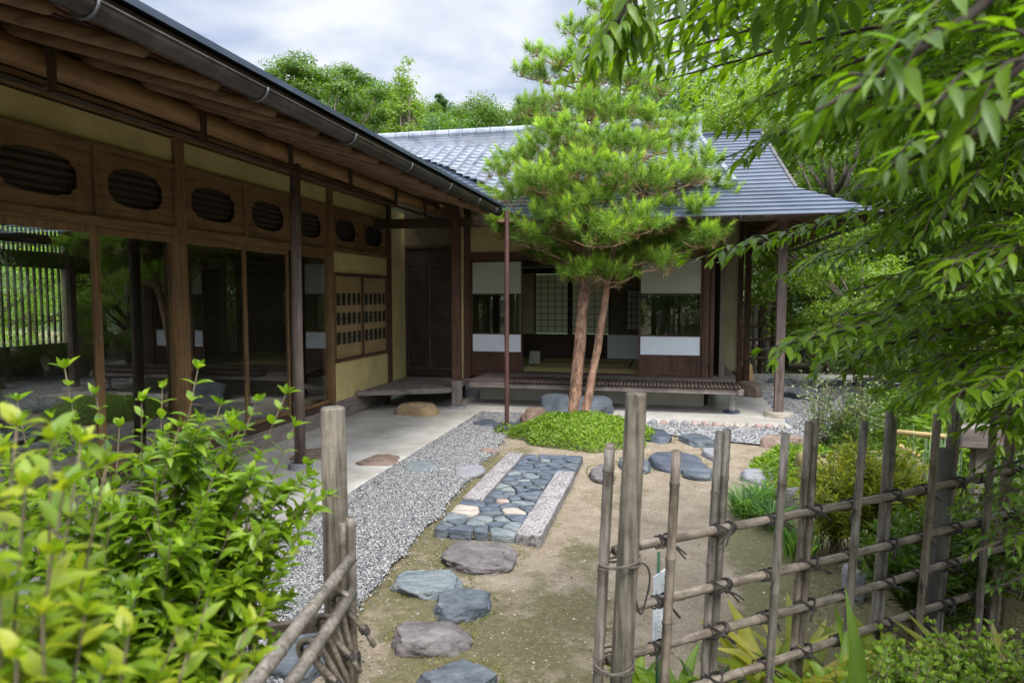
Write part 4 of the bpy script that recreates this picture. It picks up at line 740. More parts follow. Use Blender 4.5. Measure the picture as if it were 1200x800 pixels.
for j, y in enumerate(rows):
    xr_ = -1.03 if y < 6.35 else -.84; xl_ = -1.58 if y < 5.24 else -1.42; k = max(3, int(round((xr_ - xl_) / rs.uniform(.13, .21))))
    for i in range(k): pts.append((xl_ + (i + .5 + (.22 if j % 2 else -.22)) * (xr_ - xl_) / k + rs.uniform(-.05, .05), y + rs.uniform(-.04, .04)))
pts = np.array([p for p in pts if inpoly(p[0], p[1], regA)])
def clip(poly, a, n_):                           # keep side where (p-a).n <= 0
    out = []; m_ = len(poly)
    for i in range(m_):
        p, q = poly[i], poly[(i + 1) % m_]; dp_, dq = (p - a) @ n_, (q - a) @ n_
        if dp_ <= 0: out.append(p)
        if (dp_ < 0) != (dq < 0) and abs(dp_ - dq) > 1e-9: out.append(p + (q - p) * dp_ / (dp_ - dq))
    return out
big = {int(np.argmin(np.hypot(pts[:, 0] + 1.40, pts[:, 1] - 4.66))): 1}
slated = stone('dark_slate', [(.36, (.03, .038, .05)), (.5, (.065, .08, .10)), (.68, (.13, .145, .165))], 8)
kinds = [(slate, 'blue-grey slate cobble fitted between the granite slabs', 6), (slate2, 'grey-green flat cobble fitted between the granite slabs', 3), (cream, 'cream cobble among the dark ones of the paved path', 1), (pink, 'pinkish cobble among the dark ones of the paved path', 1), (slated, 'near-black slate cobble fitted between the granite slabs', 6)]
wt = np.array([k[2] for k in kinds], float); wt /= wt.sum()
for i, p in enumerate(pts):
    rgn = np.array([(-1.60, 4.56), (-1.015, 4.56), (-1.015, 6.34), (-.82, 6.34), (-.82, 6.99), (-1.60, 6.99)]) if p[1] < 6.34 else None
    x0 = -1.61 if p[1] < 5.25 else -1.435; x1 = -1.01 if p[1] < 6.33 else -.825
    poly = [np.array(q) for q in ((x0, 4.56), (x1, 4.56), (x1, 7.0), (x0, 7.0))]
    for j, q in enumerate(pts):
        if j != i and np.hypot(*(q - p)) < .6: n_ = (q - p) * np.array([1, 1.5]); n_ /= np.linalg.norm(n_); poly = clip(poly, (p + q) / 2 - n_ * .007, n_)
        if len(poly) < 3: break
    if len(poly) < 3: continue
    c = np.mean(poly, 0); P2 = [c + (q - c) for q in poly]; out = []
    for a_ in range(len(P2)):                    # round the corners
        q0, q1, q2 = P2[a_ - 1], P2[a_], P2[(a_ + 1) % len(P2)]; e0, e2 = min(.3, .022 / (np.linalg.norm(q0 - q1) + 1e-6)), min(.3, .022 / (np.linalg.norm(q2 - q1) + 1e-6)); out += [q1 + (q0 - q1) * e0, q1 + (q0 - q1) * e0 * .35 + (q2 - q1) * e2 * .35, q1 + (q2 - q1) * e2]
    h = .030 + rs.uniform(0, .018); mb = MB(); n = len(out); v = []
    for s_, z in ((1., -.05), (1., h - .014), (.965, h - .004), (.90, h)): v += [(c[0] + (q[0] - c[0]) * s_, c[1] + (q[1] - c[1]) * s_, z + .003 * mnoise.noise((q[0] * 20, q[1] * 20, z * 30))) for q in out]
    v.append((c[0], c[1], h + .003)); f = [(l * n + k, l * n + (k + 1) % n, (l + 1) * n + (k + 1) % n, (l + 1) * n + k) for l in range(3) for k in range(n)] + [(3 * n + k, 3 * n + (k + 1) % n, 4 * n) for k in range(n)]
    mb.add(v, f); kd = kinds[int(rs.choice(5, p=wt))]
    if p[1] > 6.0 and kd[0] in (cream, pink): kd = kinds[4]
    o = mb.build('paving_cobble', kd[0], smooth=True); tag(o, kd[1], 'cobble', 'cobbles of the paved path'); origin_to(o, (c[0], c[1], 0))
tag(MB().add([(-1.60, 4.57, -.012), (-.82, 4.57, -.012), (-.82, 6.98, -.012), (-1.60, 6.98, -.012)], [(0, 1, 2, 3)]).build('path_joint_soil', noisy('joint_soil', [(.3, (.06, .05, .03)), (.7, (.16, .13, .08))], 25, 6, .95, .5)), kind='structure')
# rocks round the water basin, far right
for px, py, wp, h, dep, m, sd_, lab in [(968, 568, 46, .22, .2, darkst, 51, 'dark blue-black rock left of the water basin'), (958, 600, 92, .16, .18, purple, 52, 'long pinkish grey rock beside the strap-leaved tufts'), (905, 565, 60, .05, .2, greyst, 53, 'flat grey stone behind the feathery groundcover tuft'),
                                        (1040, 470, 40, .35, .4, purple, 54, 'purplish boulder behind the white-flowered bush'), (1090, 500, 44, .22, .25, darkst, 55, 'dark rock behind the bamboo spout'), (1110, 468, 50, .4, .5, greyst, 56, 'grey rock under the low branch at the far right'), (1175, 480, 60, .45, .5, darkst, 57, 'dark boulder at the right edge beyond the wooden block'),
                                        (960, 470, 60, .10, .5, slate, 58, 'flat blue stone on the gravel behind the bush'), (925, 450, 36, .06, .4, slate, 59, 'small flat slate stone on the gravel beyond the eave post'), (985, 506, 60, .08, .25, greyst, 60, 'flat grey stone right of the bush trunk'), (1000, 455, 30, .09, .4, greyst, 61, 'flat pale stone far back on the gravel'),
                                        (925, 523, 56, .10, .15, brownst, 63, 'low brown stone at the gravel edge behind the groundcover'), (1010, 700, 26, .16, .1, greyst, 62, 'small white-grey stone seen through the bamboo fence')]:
    boulder(px, py, wp, h, dep, m, sd_, lab, top=.75)
# water basin, bamboo spout and its wooden block
c = gr(1030, 583); bx, by = c[0], c[1] + .35
ba = thing('water_basin', 'low mossy stone water basin under the bamboo spout', 'basin', (bx, by, 0)); rk = rock('basin_stone', '', '', (0, 0, 0), (.62, .42, .40), moss, 71, .2, .62, 9, .06, parent=ba)
wm = MB(); wm.tube([(0, 0, .235), (0, 0, .262)], [.36, .36], 28); wo_ = wm.build('water', waterm, ba); wo_.scale = (1.1, .68, 1)
for k in range(2): rock('rim_stone', '', '', (-.52 + k * .95, .1 - .3 * k, .16), (.14, .10, .12), moss, 73 + k, 1., None, 8, .08, 3, parent=ba)
sp = thing('bamboo_spout', 'yellow bamboo water spout reaching from the wooden block over the basin', 'spout', (bx, by, 0)); D = 5.2
def culm(mb, a, b, r, seed=0, nodes=.24, mi=0, mn=1, bend=.006, n=12, taper=.95):
    a = np.array(a, float); b = np.array(b, float); Ln = np.linalg.norm(b - a); rs = np.random.default_rng(seed); d = unit(b - a); s = unit(np.cross(d, (.3, .2, 1.) if abs(d[2]) < .9 else (1., .2, 0)))
    z = rs.uniform(.04, nodes); ts = [0.]; kinds_ = [1.]
    while z < Ln - .02:
        for dz, kk in ((-.010, 1.), (-.004, 1.10), (.0, 1.13), (.004, 1.10), (.010, .99)): ts.append(min(Ln, max(0, z + dz))); kinds_.append(kk)
        z += nodes * rs.uniform(.8, 1.2)
    ts.append(Ln); kinds_.append(1.); ph = rs.uniform(0, 6); P = [a + d * t + s * bend * sin(t * 3 + ph) for t in ts]
    mb.tube(P, [r * k * (1 - (1 - taper) * t / Ln) for k, t in zip(kinds_, ts)], n, mi=mi)
    zz = [t for t, k in zip(ts, kinds_) if k == 1.13]
    for t in zz: p_ = a + d * t + s * bend * sin(t * 3 + ph); mb.tube([p_ + d * .0035, p_ + d * .0065], [r * 1.125, r * 1.115], n, mi=mn)
    for e, dd in ((P[-1], 1), (P[0], -1)): mb.tube([e + d * dd * .0005, e + d * dd * .001], [r * .72 * taper, r * .7 * taper], n, mi=mn)  # dark disc on each end paints the shade inside the hollow culm
    return P
def rel(p): return np.array(p) - np.array([bx, by, 0])
mb = MB(); culm(mb, rel(at(1050, 506, 5.3)), rel(at(1135, 514, 5.0)), .022, 5, .3, bend=.003); mb.build('spout_pipe', [bambooy, cut], sp, True)
mb = MB(); culm(mb, rel(at(1054, 522, 5.25)), rel(at(1078, 535, 5.15)), .018, 6, .2); mb.build('scoop', [bambooy, cut], sp, True)
pb = at(1150, 510, 4.6); wb = thing('wooden_block', 'weathered wooden block on a short post at the end of the bamboo spout', 'post', (pb[0], pb[1], 0))
mb = MB().box(-.16, .16, -.11, .11, pb[2] - .07, pb[2] + .065); mb.build('block', greyw[0], wb, bevel=.01); mb = MB().box(-.045, .045, -.045, .045, -.05, pb[2] - .072); mb.build('leg', greyw[2], wb)

# ================================================================== SLEEVE FENCE beside the tea house
q0, q1 = gr(856, 438), gr(909, 437); sf = thing('sleeve_fence', 'dark bundled-twig screen fence behind the right eave posts', 'fence', (q0[0], q0[1], 0))
w_ = np.linalg.norm(q1 - q0); ux = unit(q1 - q0); Dm = 15.2; hh = EYE + (347 - 356) / 800 * Dm; mb = MB(); ru = np.random.default_rng(9)
for i in range(7):
    x = (i + .5) / 7 * w_; r_ = .055; o_ = ux * x
    b_ = MB(); b_.tube([o_ + [0, 0, 0], o_ + [0, 0, hh - .35], o_ + [0, 0, hh - .12], o_ + [0, 0, hh]], [r_, r_ * .95, r_ * 1.4, r_ * 1.9], 9)
    b_.build('twig_bundle', greyw[2] if i % 2 else darkw[2], sf, True)
for z in (.35, .75, 1.05): MB().tube([np.array([0, -.05, z]), ux * w_ + [0, -.05, z]], .03, 8).build('rail', darkw[0], sf, True)
MB().beam(np.array([0, 0, hh + .02]), ux * w_ + [0, 0, hh + .02], .16, .09).build('cap', darkw[0], sf, bevel=.02)

# ================================================================== BAMBOO LATTICE FENCE on the right
sR = .371; D0 = 2.2; fh = unit([_f[0], _f[1], 0]); FB = _r * sR + fh * D0; FD = _r * .897 + fh * .4415
def fp(t, z, off=0): nrm = np.array([FD[1], -FD[0], 0]); p = FB + FD * t + nrm * off + _r * .042 * (z - 1.25); return np.array([p[0], p[1], z])
def ft(px): k = (px - 600) / 800; return (k * D0 - sR) / (.897 - .4415 * k)
def fz(px, py): D = D0 + .4415 * ft(px); return EYE - (py - 347) / 800 * D
fe = thing('bamboo_fence', 'open lattice fence of grey bamboo tied with black cord right of the gate opening', 'fence', (FB[0], FB[1], 0))
FO = np.array([FB[0], FB[1], 0])
def lashing(mb, c, ax, r, w=.018, turns=3, seed=0):
    rs = np.random.default_rng(seed); ax = unit(ax); a = unit(np.cross(ax, (0.1, .2, 1.) if abs(ax[2]) < .9 else (1., 0, 0))); b = np.cross(ax, a)
    P = [c + ax * w * (i / (turns * 12) - .5) * 2 * rs.uniform(.9, 1.1) + (a * cos(2 * pi * i / 12) + b * sin(2 * pi * i / 12)) * (r + .004) for i in range(turns * 12 + 1)]
    mb.tube(P, .0030, 5)
def knot(c, pick, rail, rp, rr, seed, par, nrm):
    rs = np.random.default_rng(seed); mb = MB()
    for sg in (1, -1):                          # crossed loops round both culms
        P = []
        for i in range(15):
            t = 2 * pi * i / 14; P.append(c + nrm * cos(t) * (rp * .6 + rr * .8) + (rail * sg * sin(t) * (rp + .002) + pick * sin(t) * (rr + .003)))
        mb.tube(P, .0025, 5); mb.tube([p + pick * .006 + nrm * rs.uniform(-.001, .003) for p in P], .0025, 5)
    lashing(mb, c + rail * (rp + .012) - nrm * rr * .3, rail, rr * 1.02, .008, 2, seed); lashing(mb, c - rail * (rp + .012) - nrm * rr * .3, rail, rr * 1.02, .006, 1, seed)
    e = c + nrm * (rp * .6 + rr * .8 + .004); 
    for k in range(2):
        d = unit(rail * rs.uniform(.4, 1.1) * (1 if seed % 3 else -1) - pick * rs.uniform(.1, .7) + nrm * rs.uniform(.1, .5)); l_ = rs.uniform(.035, .07); mb.tube([e, e + d * l_ * .5, e + d * l_ - pick * .012], [.0038, .0038, .0028], 5)
    mb.tube([e - rail * .006 - pick * .005, e + rail * .006 + pick * .004], [.008, .008], 6)
    return mb.build('knot', cord, par, True)
nrm = np.array([FD[1], -FD[0], 0.]); upv = unit(fp(1, 1.2) - fp(1, .2))
RZ = [.865, .655, .49, .305]
for k, z in enumerate(RZ):
    mb = MB(); culm(mb, fp(-.02 if k != 1 else .02, z) - FO, fp(3.1, z + .01) - FO, .0165, 100 + k, .27, bend=.007, taper=.9); mb.build('rail', [bamboo, cut], fe, True)
VP = [(793, 527, 0), (847, 510, 1), (921, 507, 0), (952, 498, 1), (1012, 492, 0), (1046, 483, 1), (1098, 484, 0), (1121, 470, 1), (1167, 478, 0), (1187, 472, 1), (1240, 470, 0), (1262, 466, 1)]
def solve_t(px, zt, off):
    lo_, hi_ = -.5, 6.
    for _ in range(40):
        m_ = (lo_ + hi_) / 2; p = fp(m_, zt, off) - np.array([0, 0, EYE]); x = 600 + 800 * (p @ _r) / (p @ _f)
        if x < px: lo_ = m_
        else: hi_ = m_
    return m_
for i, (px, py, pair) in enumerate(VP):
    zt = fz(px, py); off = (.034 if not pair else -.034); t = solve_t(px, zt, off)
    for j in range(2 if pair else 1):
        mb = MB(); dt = (-.016 + .034 * j) if pair else 0; rr_ = .0155 if pair else .0165
        culm(mb, fp(t + dt + .004 * j, .0, off) - FO + np.array([0, 0, -.05]), fp(t + dt, zt + (.006 * j), off) - FO, rr_, 200 + i * 3 + j, .25 + .05 * (i % 3), bend=.006, n=12); mb.build('picket', [bamboog if i % 3 else bamboov, cut], fe, True)
    for k, z in enumerate(RZ):
        if t > 2.9: continue
        knot(fp(t, z, 0) - FO, upv, FD, .0165 if not pair else .028, .0165, 400 + i * 5 + k, fe, nrm * (1 if not pair else 1) )
# posts
mb = MB(); mb.tube([fp(0, -.05, .045) - FO, fp(0, .6, .046) - FO, fp(0, 1.385, .045) - FO, fp(0, 1.392, .045) - FO], [.0375, .0355, .0335, .031], 20); mb.build('post', postw, fe, True)
mb = MB(); culm(mb, fp(-.062, 0, .0) - FO + [0, 0, -.05], fp(-.062, fz(712, 528), .0) - FO, .017, 321, .3); culm(mb, fp(-.038, 0, -.03) - FO + [0, 0, -.05], fp(-.038, fz(712, 528) + .01, -.03) - FO, .016, 322, .28); mb.build('picket', [bamboog, cut], fe, True)
tp = ft(1133); mb = MB(); mb.tube([fp(tp, -.05, -.06) - FO, fp(tp, fz(1133, 531), -.06) - FO], [.042, .038], 16); mb.build('post', noisy('dark_post', [(.3, (.04, .038, .033)), (.7, (.10, .095, .08))], 2.5, 8, .9, .6, 7, (10, 10, 1)), fe, True)
lc = noisy('pale_cord', [(.3, (.06, .05, .04)), (.7, (.14, .12, .095))], 60, 3, .9, .4)
for z, tn in ((.85, 3), (.50, 4), (.30, 2)):
    mb = MB(); c = (fp(-.02, z, .03) - FO)
    for k in range(tn):
        P = [c + np.array([cos(a) * _r[0] * .066 - sin(a) * fh[0] * .062, cos(a) * _r[1] * .066 - sin(a) * fh[1] * .062, .010 * k - .02 + .014 * sin(a + k)]) for a in np.linspace(0, 2 * pi, 22)]; mb.tube(P, .0034, 5)
    mb.build('cord', lc, fe, True)
mb = MB(); c = fp(.035, .83, .05) - FO; P = [c + FD * (.03 * sin(a) + .02) + np.array([0, 0, -.085 * (1 - cos(a))]) + nrm * .01 * sin(2 * a) for a in np.linspace(0, 2 * pi, 24)]; mb.tube(P, .0035, 5); lashing(mb, fp(.055, .865) - FO, FD, .021, .01, 3); mb.build('cord', cord, fe, True)
# notice sheet on a green stake inside the fence
sp_ = at(771, 715, 2.52); ns = thing('notice', 'white paper notice on a thin green stake behind the bamboo fence, seen almost edge-on', 'sign', (sp_[0], sp_[1], 0))
dv = unit(_f * np.array([1, 1, 0]) * .9 + _r * .55); zt, zb_ = EYE - (668 - 347) / 800 * 2.52, EYE - (757 - 347) / 800 * 2.52; tk = unit(np.cross(dv, (0, 0, 1))) * .002
v = []
for o_ in (-tk, tk):
    for s_, z in ((-.05, zb_ + .01), (.12, zb_ - .02), (.12, zt - .02), (-.05, zt)): v.append(o_ + dv * s_ + np.array([0, 0, z]))
MB().add(v, [(0, 1, 2, 3), (7, 6, 5, 4), (0, 4, 5, 1), (1, 5, 6, 2), (2, 6, 7, 3), (3, 7, 4, 0)]).build('sheet', noisy('white_sheet', [(.3, (.62, .66, .72)), (.7, (.7, .73, .78))], 5, 3, .6, .05), ns)
mk = MB(); rs = np.random.default_rng(5)
for s_ in np.arange(-.028, .10, .022):
    z = zt - .035
    while z > zb_ + .03:
        l_ = rs.uniform(.006, .014)
        if rs.random() < .8: p = -tk * 1.3 * (1 if np.dot(tk, _f) > 0 else -1) + dv * s_ + np.array([0, 0, z]); mk.beam(p, p - np.array([0, 0, l_]), .0008, .006)
        z -= l_ + .008
mk.build('writing', black, ns); MB().tube([(0, .012, -.05), (0, .012, zt + .07)], .006, 8).build('stake', noisy('green_stake', [(.3, (.01, .05, .025)), (.7, (.02, .09, .04))], 9, 3, .5, .1), ns, True)

# ================================================================== GATE POST, RAILS AND LOW FENCE on the left
lp = at(390, 477, 2.28); lf = thing('gate_fence', 'weathered round gate post with bamboo side rails and low stakes left of the opening', 'fence', (lp[0], lp[1], 0)); LO = np.array([lp[0], lp[1], 0])
mb = MB(); mb.tube([(0, .0, -.05), (.004, 0, .6), (0, 0, lp[2] - .006), (0, 0, lp[2])], [.044, .043, .041, .036], 22); mb.build('post', postw, lf, True)
for j, (px, py, D) in enumerate(((402, 612, 2.2), (411, 606, 2.18))):
    p = at(px, py, D); mb = MB(); culm(mb, (p[0] - lp[0], p[1] - lp[1], -.05), p - LO, .014, 500 + j, .25, taper=1); mb.build('stake', [bamboog if j else bamboo, cut], lf, True)
def rp_(px, py, D): return at(px, py, D) - LO
mb = MB(); culm(mb, rp_(411, 655, 2.13), rp_(262, 850, 1.30), .0175, 510, .22, bend=.004, taper=1.05); mb.build('rail', [bamboog, cut], lf, True)
mb = MB(); culm(mb, rp_(412, 694, 2.10), rp_(318, 830, 1.48), .0175, 511, .2, bend=.004); mb.build('rail', [bamboog, cut], lf, True)
mb = MB(); mb.beam(rp_(385, 730, 2.32), rp_(120, 760, 2.45), .035, .04); mb.build('rail', wood('brown_rail', (.07, .05, .04), (.15, .11, .09), 0), lf)
for k in range(6):
    a, b_ = rp_(404 - 9 * k, 702 + 13 * k, 2.07 - .055 * k), rp_(414 + 1.5 * k, 812 + 10 * k, 2.12 - .03 * k); m_ = (a + b_) / 2 + _r * .02
    mb = MB(); mb.tube([a + [0, 0, .02], a + _r * .012, m_, b_], [.009, .009, .008, .008], 7); mb.build('brace', bamboo, lf, True)
for k, (px, py, D) in enumerate(((392, 700, 2.06), (373, 728, 1.95), (355, 757, 1.84))):
    c = rp_(px + 8, py + 4, D); d = unit(rp_(262, 850, 1.30) - rp_(411, 655, 2.13)); mb = MB()
    s1 = unit(np.cross(d, (0, 0, 1))); s2 = np.cross(s1, d); P = [c + s1 * .03 * cos(a) + s2 * .034 * sin(a) + d * .015 * sin(a * .5) for a in np.linspace(-.6, pi + .7, 14)]; P.append(P[-1] + _r * .05 + np.array([0, 0, -.06])); P.append(P[-1] + _r * .03 + np.array([0, 0, -.05]))
    mb.tube(P, .0085, 7); mb.build('split_loop', bamboo, lf, True); mb = MB(); lashing(mb, P[-2], unit(P[-1] - P[-2]), .009, .012, 3, k); lashing(mb, c, d, .019, .01, 2, k); mb.build('cord', cord, lf, True)
mb = MB(); [lashing(mb, rp_(411, 770 + 6 * k, 2.17), (0, 0, 1), .026, .01, 3, k) for k in range(3)]; mb.build('cord', cord, lf, True)
for k, (px, py, D) in enumerate(((292, 572, 2.42), (224, 582, 2.5), (205, 575, 2.52), (120, 580, 2.6), (60, 590, 2.7))):
    p = at(px, py, D) - LO; mb = MB(); mb.tube([(p[0], p[1], -.05), p], [.019, .017], 12); mb.build('stake', postw, lf, True)

# ================================================================== RED PINE
pine = thing('pine_tree', 'red pine with two bare reddish trunks and layered needle pads in the garden centre', 'tree', tuple(gr(680, 488)))
PO = np.array(pine.location); DP = 9.75
def pp(px, py, dd=0.): return at(px, py, DP + dd) - PO
def wob(P, k=.012): return [p + np.array([k * mnoise.noise((i * 1.7, 3, 0)), k * mnoise.noise((i * 1.7, 9, 0)), 0]) for i, p in enumerate(P)]
def resample(P, n):
    P = np.array(P); d = np.r_[0, np.cumsum(np.linalg.norm(np.diff(P, axis=0), axis=1))]; s = np.linspace(0, d[-1], n)
    Q = np.stack([np.interp(s, d, P[:, i]) for i in range(3)], 1)
    for _ in range(2): Q[1:-1] = (Q[:-2] + 2 * Q[1:-1] + Q[2:]) / 4
    return Q
T1 = resample([pp(671, 494), pp(675, 450), pp(680, 400), pp(684, 345), pp(688, 290), pp(686, 240), pp(690, 190), pp(697, 130), pp(694, 85), pp(700, 40)], 26)
T2 = resample([pp(684, 494, -.05), pp(692, 450, -.05), pp(702, 400, -.1), pp(710, 345, -.2), pp(716, 300, -.3), pp(728, 255, -.35), pp(742, 215, -.3), pp(760, 170, -.2)], 20)
r1 = np.interp(np.linspace(0, 1, 26), [0, .06, .3, .6, 1], [.112, .088, .076, .052, .02]) * (1 + .05 * rng.normal(size=26)); r2 = np.interp(np.linspace(0, 1, 20), [0, .1, .5, 1], [.078, .057, .048, .02]) * (1 + .04 * rng.normal(size=20))
mb = MB(); mb.tube(wob(T1, .02), list(r1), 16); mb.build('trunk', bark_pine, pine, True); mb = MB(); mb.tube(wob(T2, .02), list(r2), 14); mb.build('trunk', bark_pine, pine, True)
pads = [(592, 268, 24, 0), (580, 262, 16, .2), (625, 282, 26, -.3), (655, 300, 30, .1), (640, 262, 34, -.5), (686, 322, 30, -.35), (716, 322, 26, -.5), (745, 300, 30, -.2), (775, 308, 24, -.6), (800, 288, 30, .0), (830, 262, 28, .2), (852, 238, 18, 0), (815, 250, 34, -.6), (700, 275, 38, -.9), (745, 262, 36, -1.0), (670, 252, 30, -.8),
        (608, 190, 30, -.1), (585, 200, 14, .2), (640, 178, 32, -.4), (600, 228, 28, .1), (640, 215, 34, -.8), (680, 200, 34, -.9), (720, 205, 34, -1.0), (760, 215, 34, -.8), (800, 205, 34, -.3), (840, 225, 24, .1), (782, 170, 30, -.1), (825, 190, 22, .2), (700, 235, 34, -.9), (660, 160, 30, -.6), (705, 168, 32, -.8), (745, 175, 32, -.6),
        (620, 128, 22, .2), (655, 120, 26, -.2), (690, 130, 30, -.4), (730, 135, 32, -.4), (770, 140, 28, -.1), (800, 150, 20, .2), (640, 90, 22, .1), (628, 62, 12, 0), (612, 86, 12, .2), (665, 70, 24, -.2), (700, 90, 30, -.3), (740, 95, 30, -.1), (775, 105, 24, .2), (690, 45, 24, 0), (725, 55, 26, 0), (760, 65, 22, .1), (705, 15, 22, 0), (735, 25, 20, .1), (670, 35, 14, .1),
        (650, 240, 36, .9), (720, 250, 40, 1.0), (780, 235, 36, .9), (620, 230, 26, .8), (690, 180, 36, .9), (750, 170, 36, .8), (640, 150, 26, .7), (700, 110, 30, .6), (690, 290, 26, .7), (760, 290, 28, .7)]
rp2 = np.random.default_rng(17)
for _ in range(13): q = rp2.uniform(0, 2 * pi); k = rp2.random() ** .5; pads.append((712 + 128 * k * cos(q), 240 + 78 * k * sin(q), rp2.uniform(20, 30), rp2.uniform(-.9, .9)))
pads = [(a, b_, r_ * (.98 if b_ < 150 else 1.), d) for a, b_, r_, d in pads]
tP = []; tD = []; tK = []; lb = MB()
for i, (px, py, r_, dd) in enumerate(pads):
    c = pp(px, py, dd); rr_ = r_ / 800 * DP
    trunk_ = T2 if (px > 735 and py > 150) else T1; zz = c[2] - .22 - .3 * rng.random(); s_ = trunk_[int(np.argmin(abs(trunk_[:, 2] - zz)))]
    m1 = s_ + (c - s_) * .4 + np.array([0, 0, -.03]) + rng.normal(size=3) * .05; m2 = s_ + (c - s_) * .75 + np.array([0, 0, -.06]) + rng.normal(size=3) * .05; e = c - np.array([0, 0, rr_ * .35])
    lb.tube(resample([s_, m1, m2, e], 8), list(np.linspace(.020, .007, 8)), 6)
    for k in range(7):
        d = rdir(1)[0]; d[2] = abs(d[2]) * .3; lb.tube([e, e + d * rr_ * .45, e + d * rr_ * .85 + np.array([0, 0, .05])], [.008, .006, .004], 4)
    n = int(26 * (r_ / 28) ** 2) + 7; d = rdir(n) * (rng.random(n) ** .5)[:, None]; d[:, 2] = d[:, 2] * .42 + .05
    P = c + d * rr_; dirs = d * np.array([.9, .9, .5]) + np.array([0, 0, .75]) + rng.normal(size=(n, 3)) * .22
    tP.append(P); tD.append(dirs); tK.append((d[:, 2] > .08) & (rng.random(n) < .85) | (rng.random(n) < .15))
lb.build('branch', bark_pine, pine, True)
tB = np.concatenate(tP)[::5] - np.array([0, 0, .09]); tP = np.concatenate(tP); tD = np.concatenate(tD); tD /= np.linalg.norm(tD, axis=1)[:, None]; tK = np.concatenate(tK)
def needles(P, D, per, ln, spread, wd, name, m, along=.07):
    n = len(P); P_ = np.repeat(P, per, 0); D_ = np.repeat(D, per, 0); u_ = rng.random(n * per); P_ = P_ + D_ * (u_ * along)[:, None]
    q = D_ * (.35 + .9 * u_[:, None]) + rdir(n * per) * spread; q /= np.linalg.norm(q, axis=1)[:, None]; l_ = ln * rng.uniform(.75, 1.15, n * per)
    s = np.cross(q, rdir(n * per)); s /= np.linalg.norm(s, axis=1)[:, None]
    V = np.stack([P_ - s * wd / 2, P_ + s * wd / 2, P_ + q * l_[:, None]], 1).reshape(-1, 3); return npmesh(name, V, np.arange(n * per * 3).reshape(-1, 3), m, pine, rnd=np.repeat(rng.random(n), per) * .6 + .4 * rng.random(n * per))
needles(tP, tD, 64, .135, 1.0, .0062, 'needles', lf_pine, .07)
needles(tP[tK] + tD[tK] * .05, tD[tK], 40, .105, .5, .0070, 'young_needles', lf_pinet, .11)

lf_brown = leafm('old_needle', [(.2, (.10, .06, .03)), (.5, (.20, .13, .05)), (.8, (.28, .22, .08))], tr=.15)
needles(tB + rng.normal(size=tB.shape) * .03, np.tile([0., 0, .6], (len(tB), 1)) + rdir(len(tB)) * .7, 22, .11, .9, .006, 'old_needles', lf_brown, .05)
# ================================================================== GROUND PLANTS
def mound(name, label, cat, c, a, b_, h, n, size, m, aspect=.5, seed=1, lump=.15, near=False, up=.8, core=True, group=None, z0=-.03):
    """low plant built as leaves through the shell of an uneven mound"""
    t = thing(name, label, cat, (c[0], c[1], z0), group); th_ = rng.uniform(0, 2 * pi, n); rr_ = np.sqrt(rng.random(n)); X = np.cos(th_) * rr_; Y = np.sin(th_) * rr_
    lm = np.array([1 + lump * mnoise.noise((cos(q) * 2 + seed, sin(q) * 2, seed)) * 2 for q in th_]); zt = np.sqrt(np.clip(1 - rr_ ** 2.6, 0, 1)) * h * np.array([1 + lump * 2 * mnoise.noise((x * 3 + seed, y * 3, 0)) + lump * mnoise.noise((x * 9 + seed, y * 9, 0)) for x, y in zip(X, Y)])
    z = zt * (1 - rng.random(n) ** 2.2 * .8); P = np.stack([X * a * lm, Y * b_ * lm, z + rng.uniform(-.01, .02, n)], 1)
    D = np.stack([X, Y, np.full(n, .25)], 1) * .7 + rdir(n); Nn = np.stack([X * .7, Y * .7, np.full(n, up)], 1) + rdir(n) * .45
    V, F, r_ = leaves(P, D, Nn, rng.uniform(.7, 1.3, n) * size, size * aspect * rng.uniform(.8, 1.2, n), near); npmesh('foliage', V, F, m, t, rnd=r_)
    st_ = MB()
    for _ in range(14 if core else 0):
        q = rng.uniform(0, 2 * pi); k = rng.random() ** .5 * .8; e = np.array([cos(q) * a * k, sin(q) * b_ * k, h * .8 * sqrt(max(.05, 1 - k * k))]); st_.tube([e * np.array([.3, .3, 0]), e * np.array([.8, .8, .5]), e], [.007, .005, .003], 5)
    if st_.n: st_.build('stems', twigd, t, True)
    return t
mound('azalea_bed', 'low clipped bright green azalea mound round the foot of the pine', 'shrub', (-.98, 8.25), .84, .72, .26, 15000, .042, lf_bed, .48, 2, .12)
mound('groundcover', 'small tuft of bright leaves at the foot of the rain pipe', 'plant', (-1.93, 8.25), .16, .12, .12, 160, .05, lf_bed, .5, 3)
mound('groundcover', 'lacy light green groundcover patch between gravel and the tied pickets', 'plant', (1.48, 6.9), .62, .62, .24, 5200, .07, lf_bed, .35, 4, .2)
mound('groundcover', 'low feathery yellow-green tuft in front of the groundcover patch', 'plant', (1.18, 6.15), .30, .16, .14, 1300, .06, lf_bushy, .22, 5, .2)
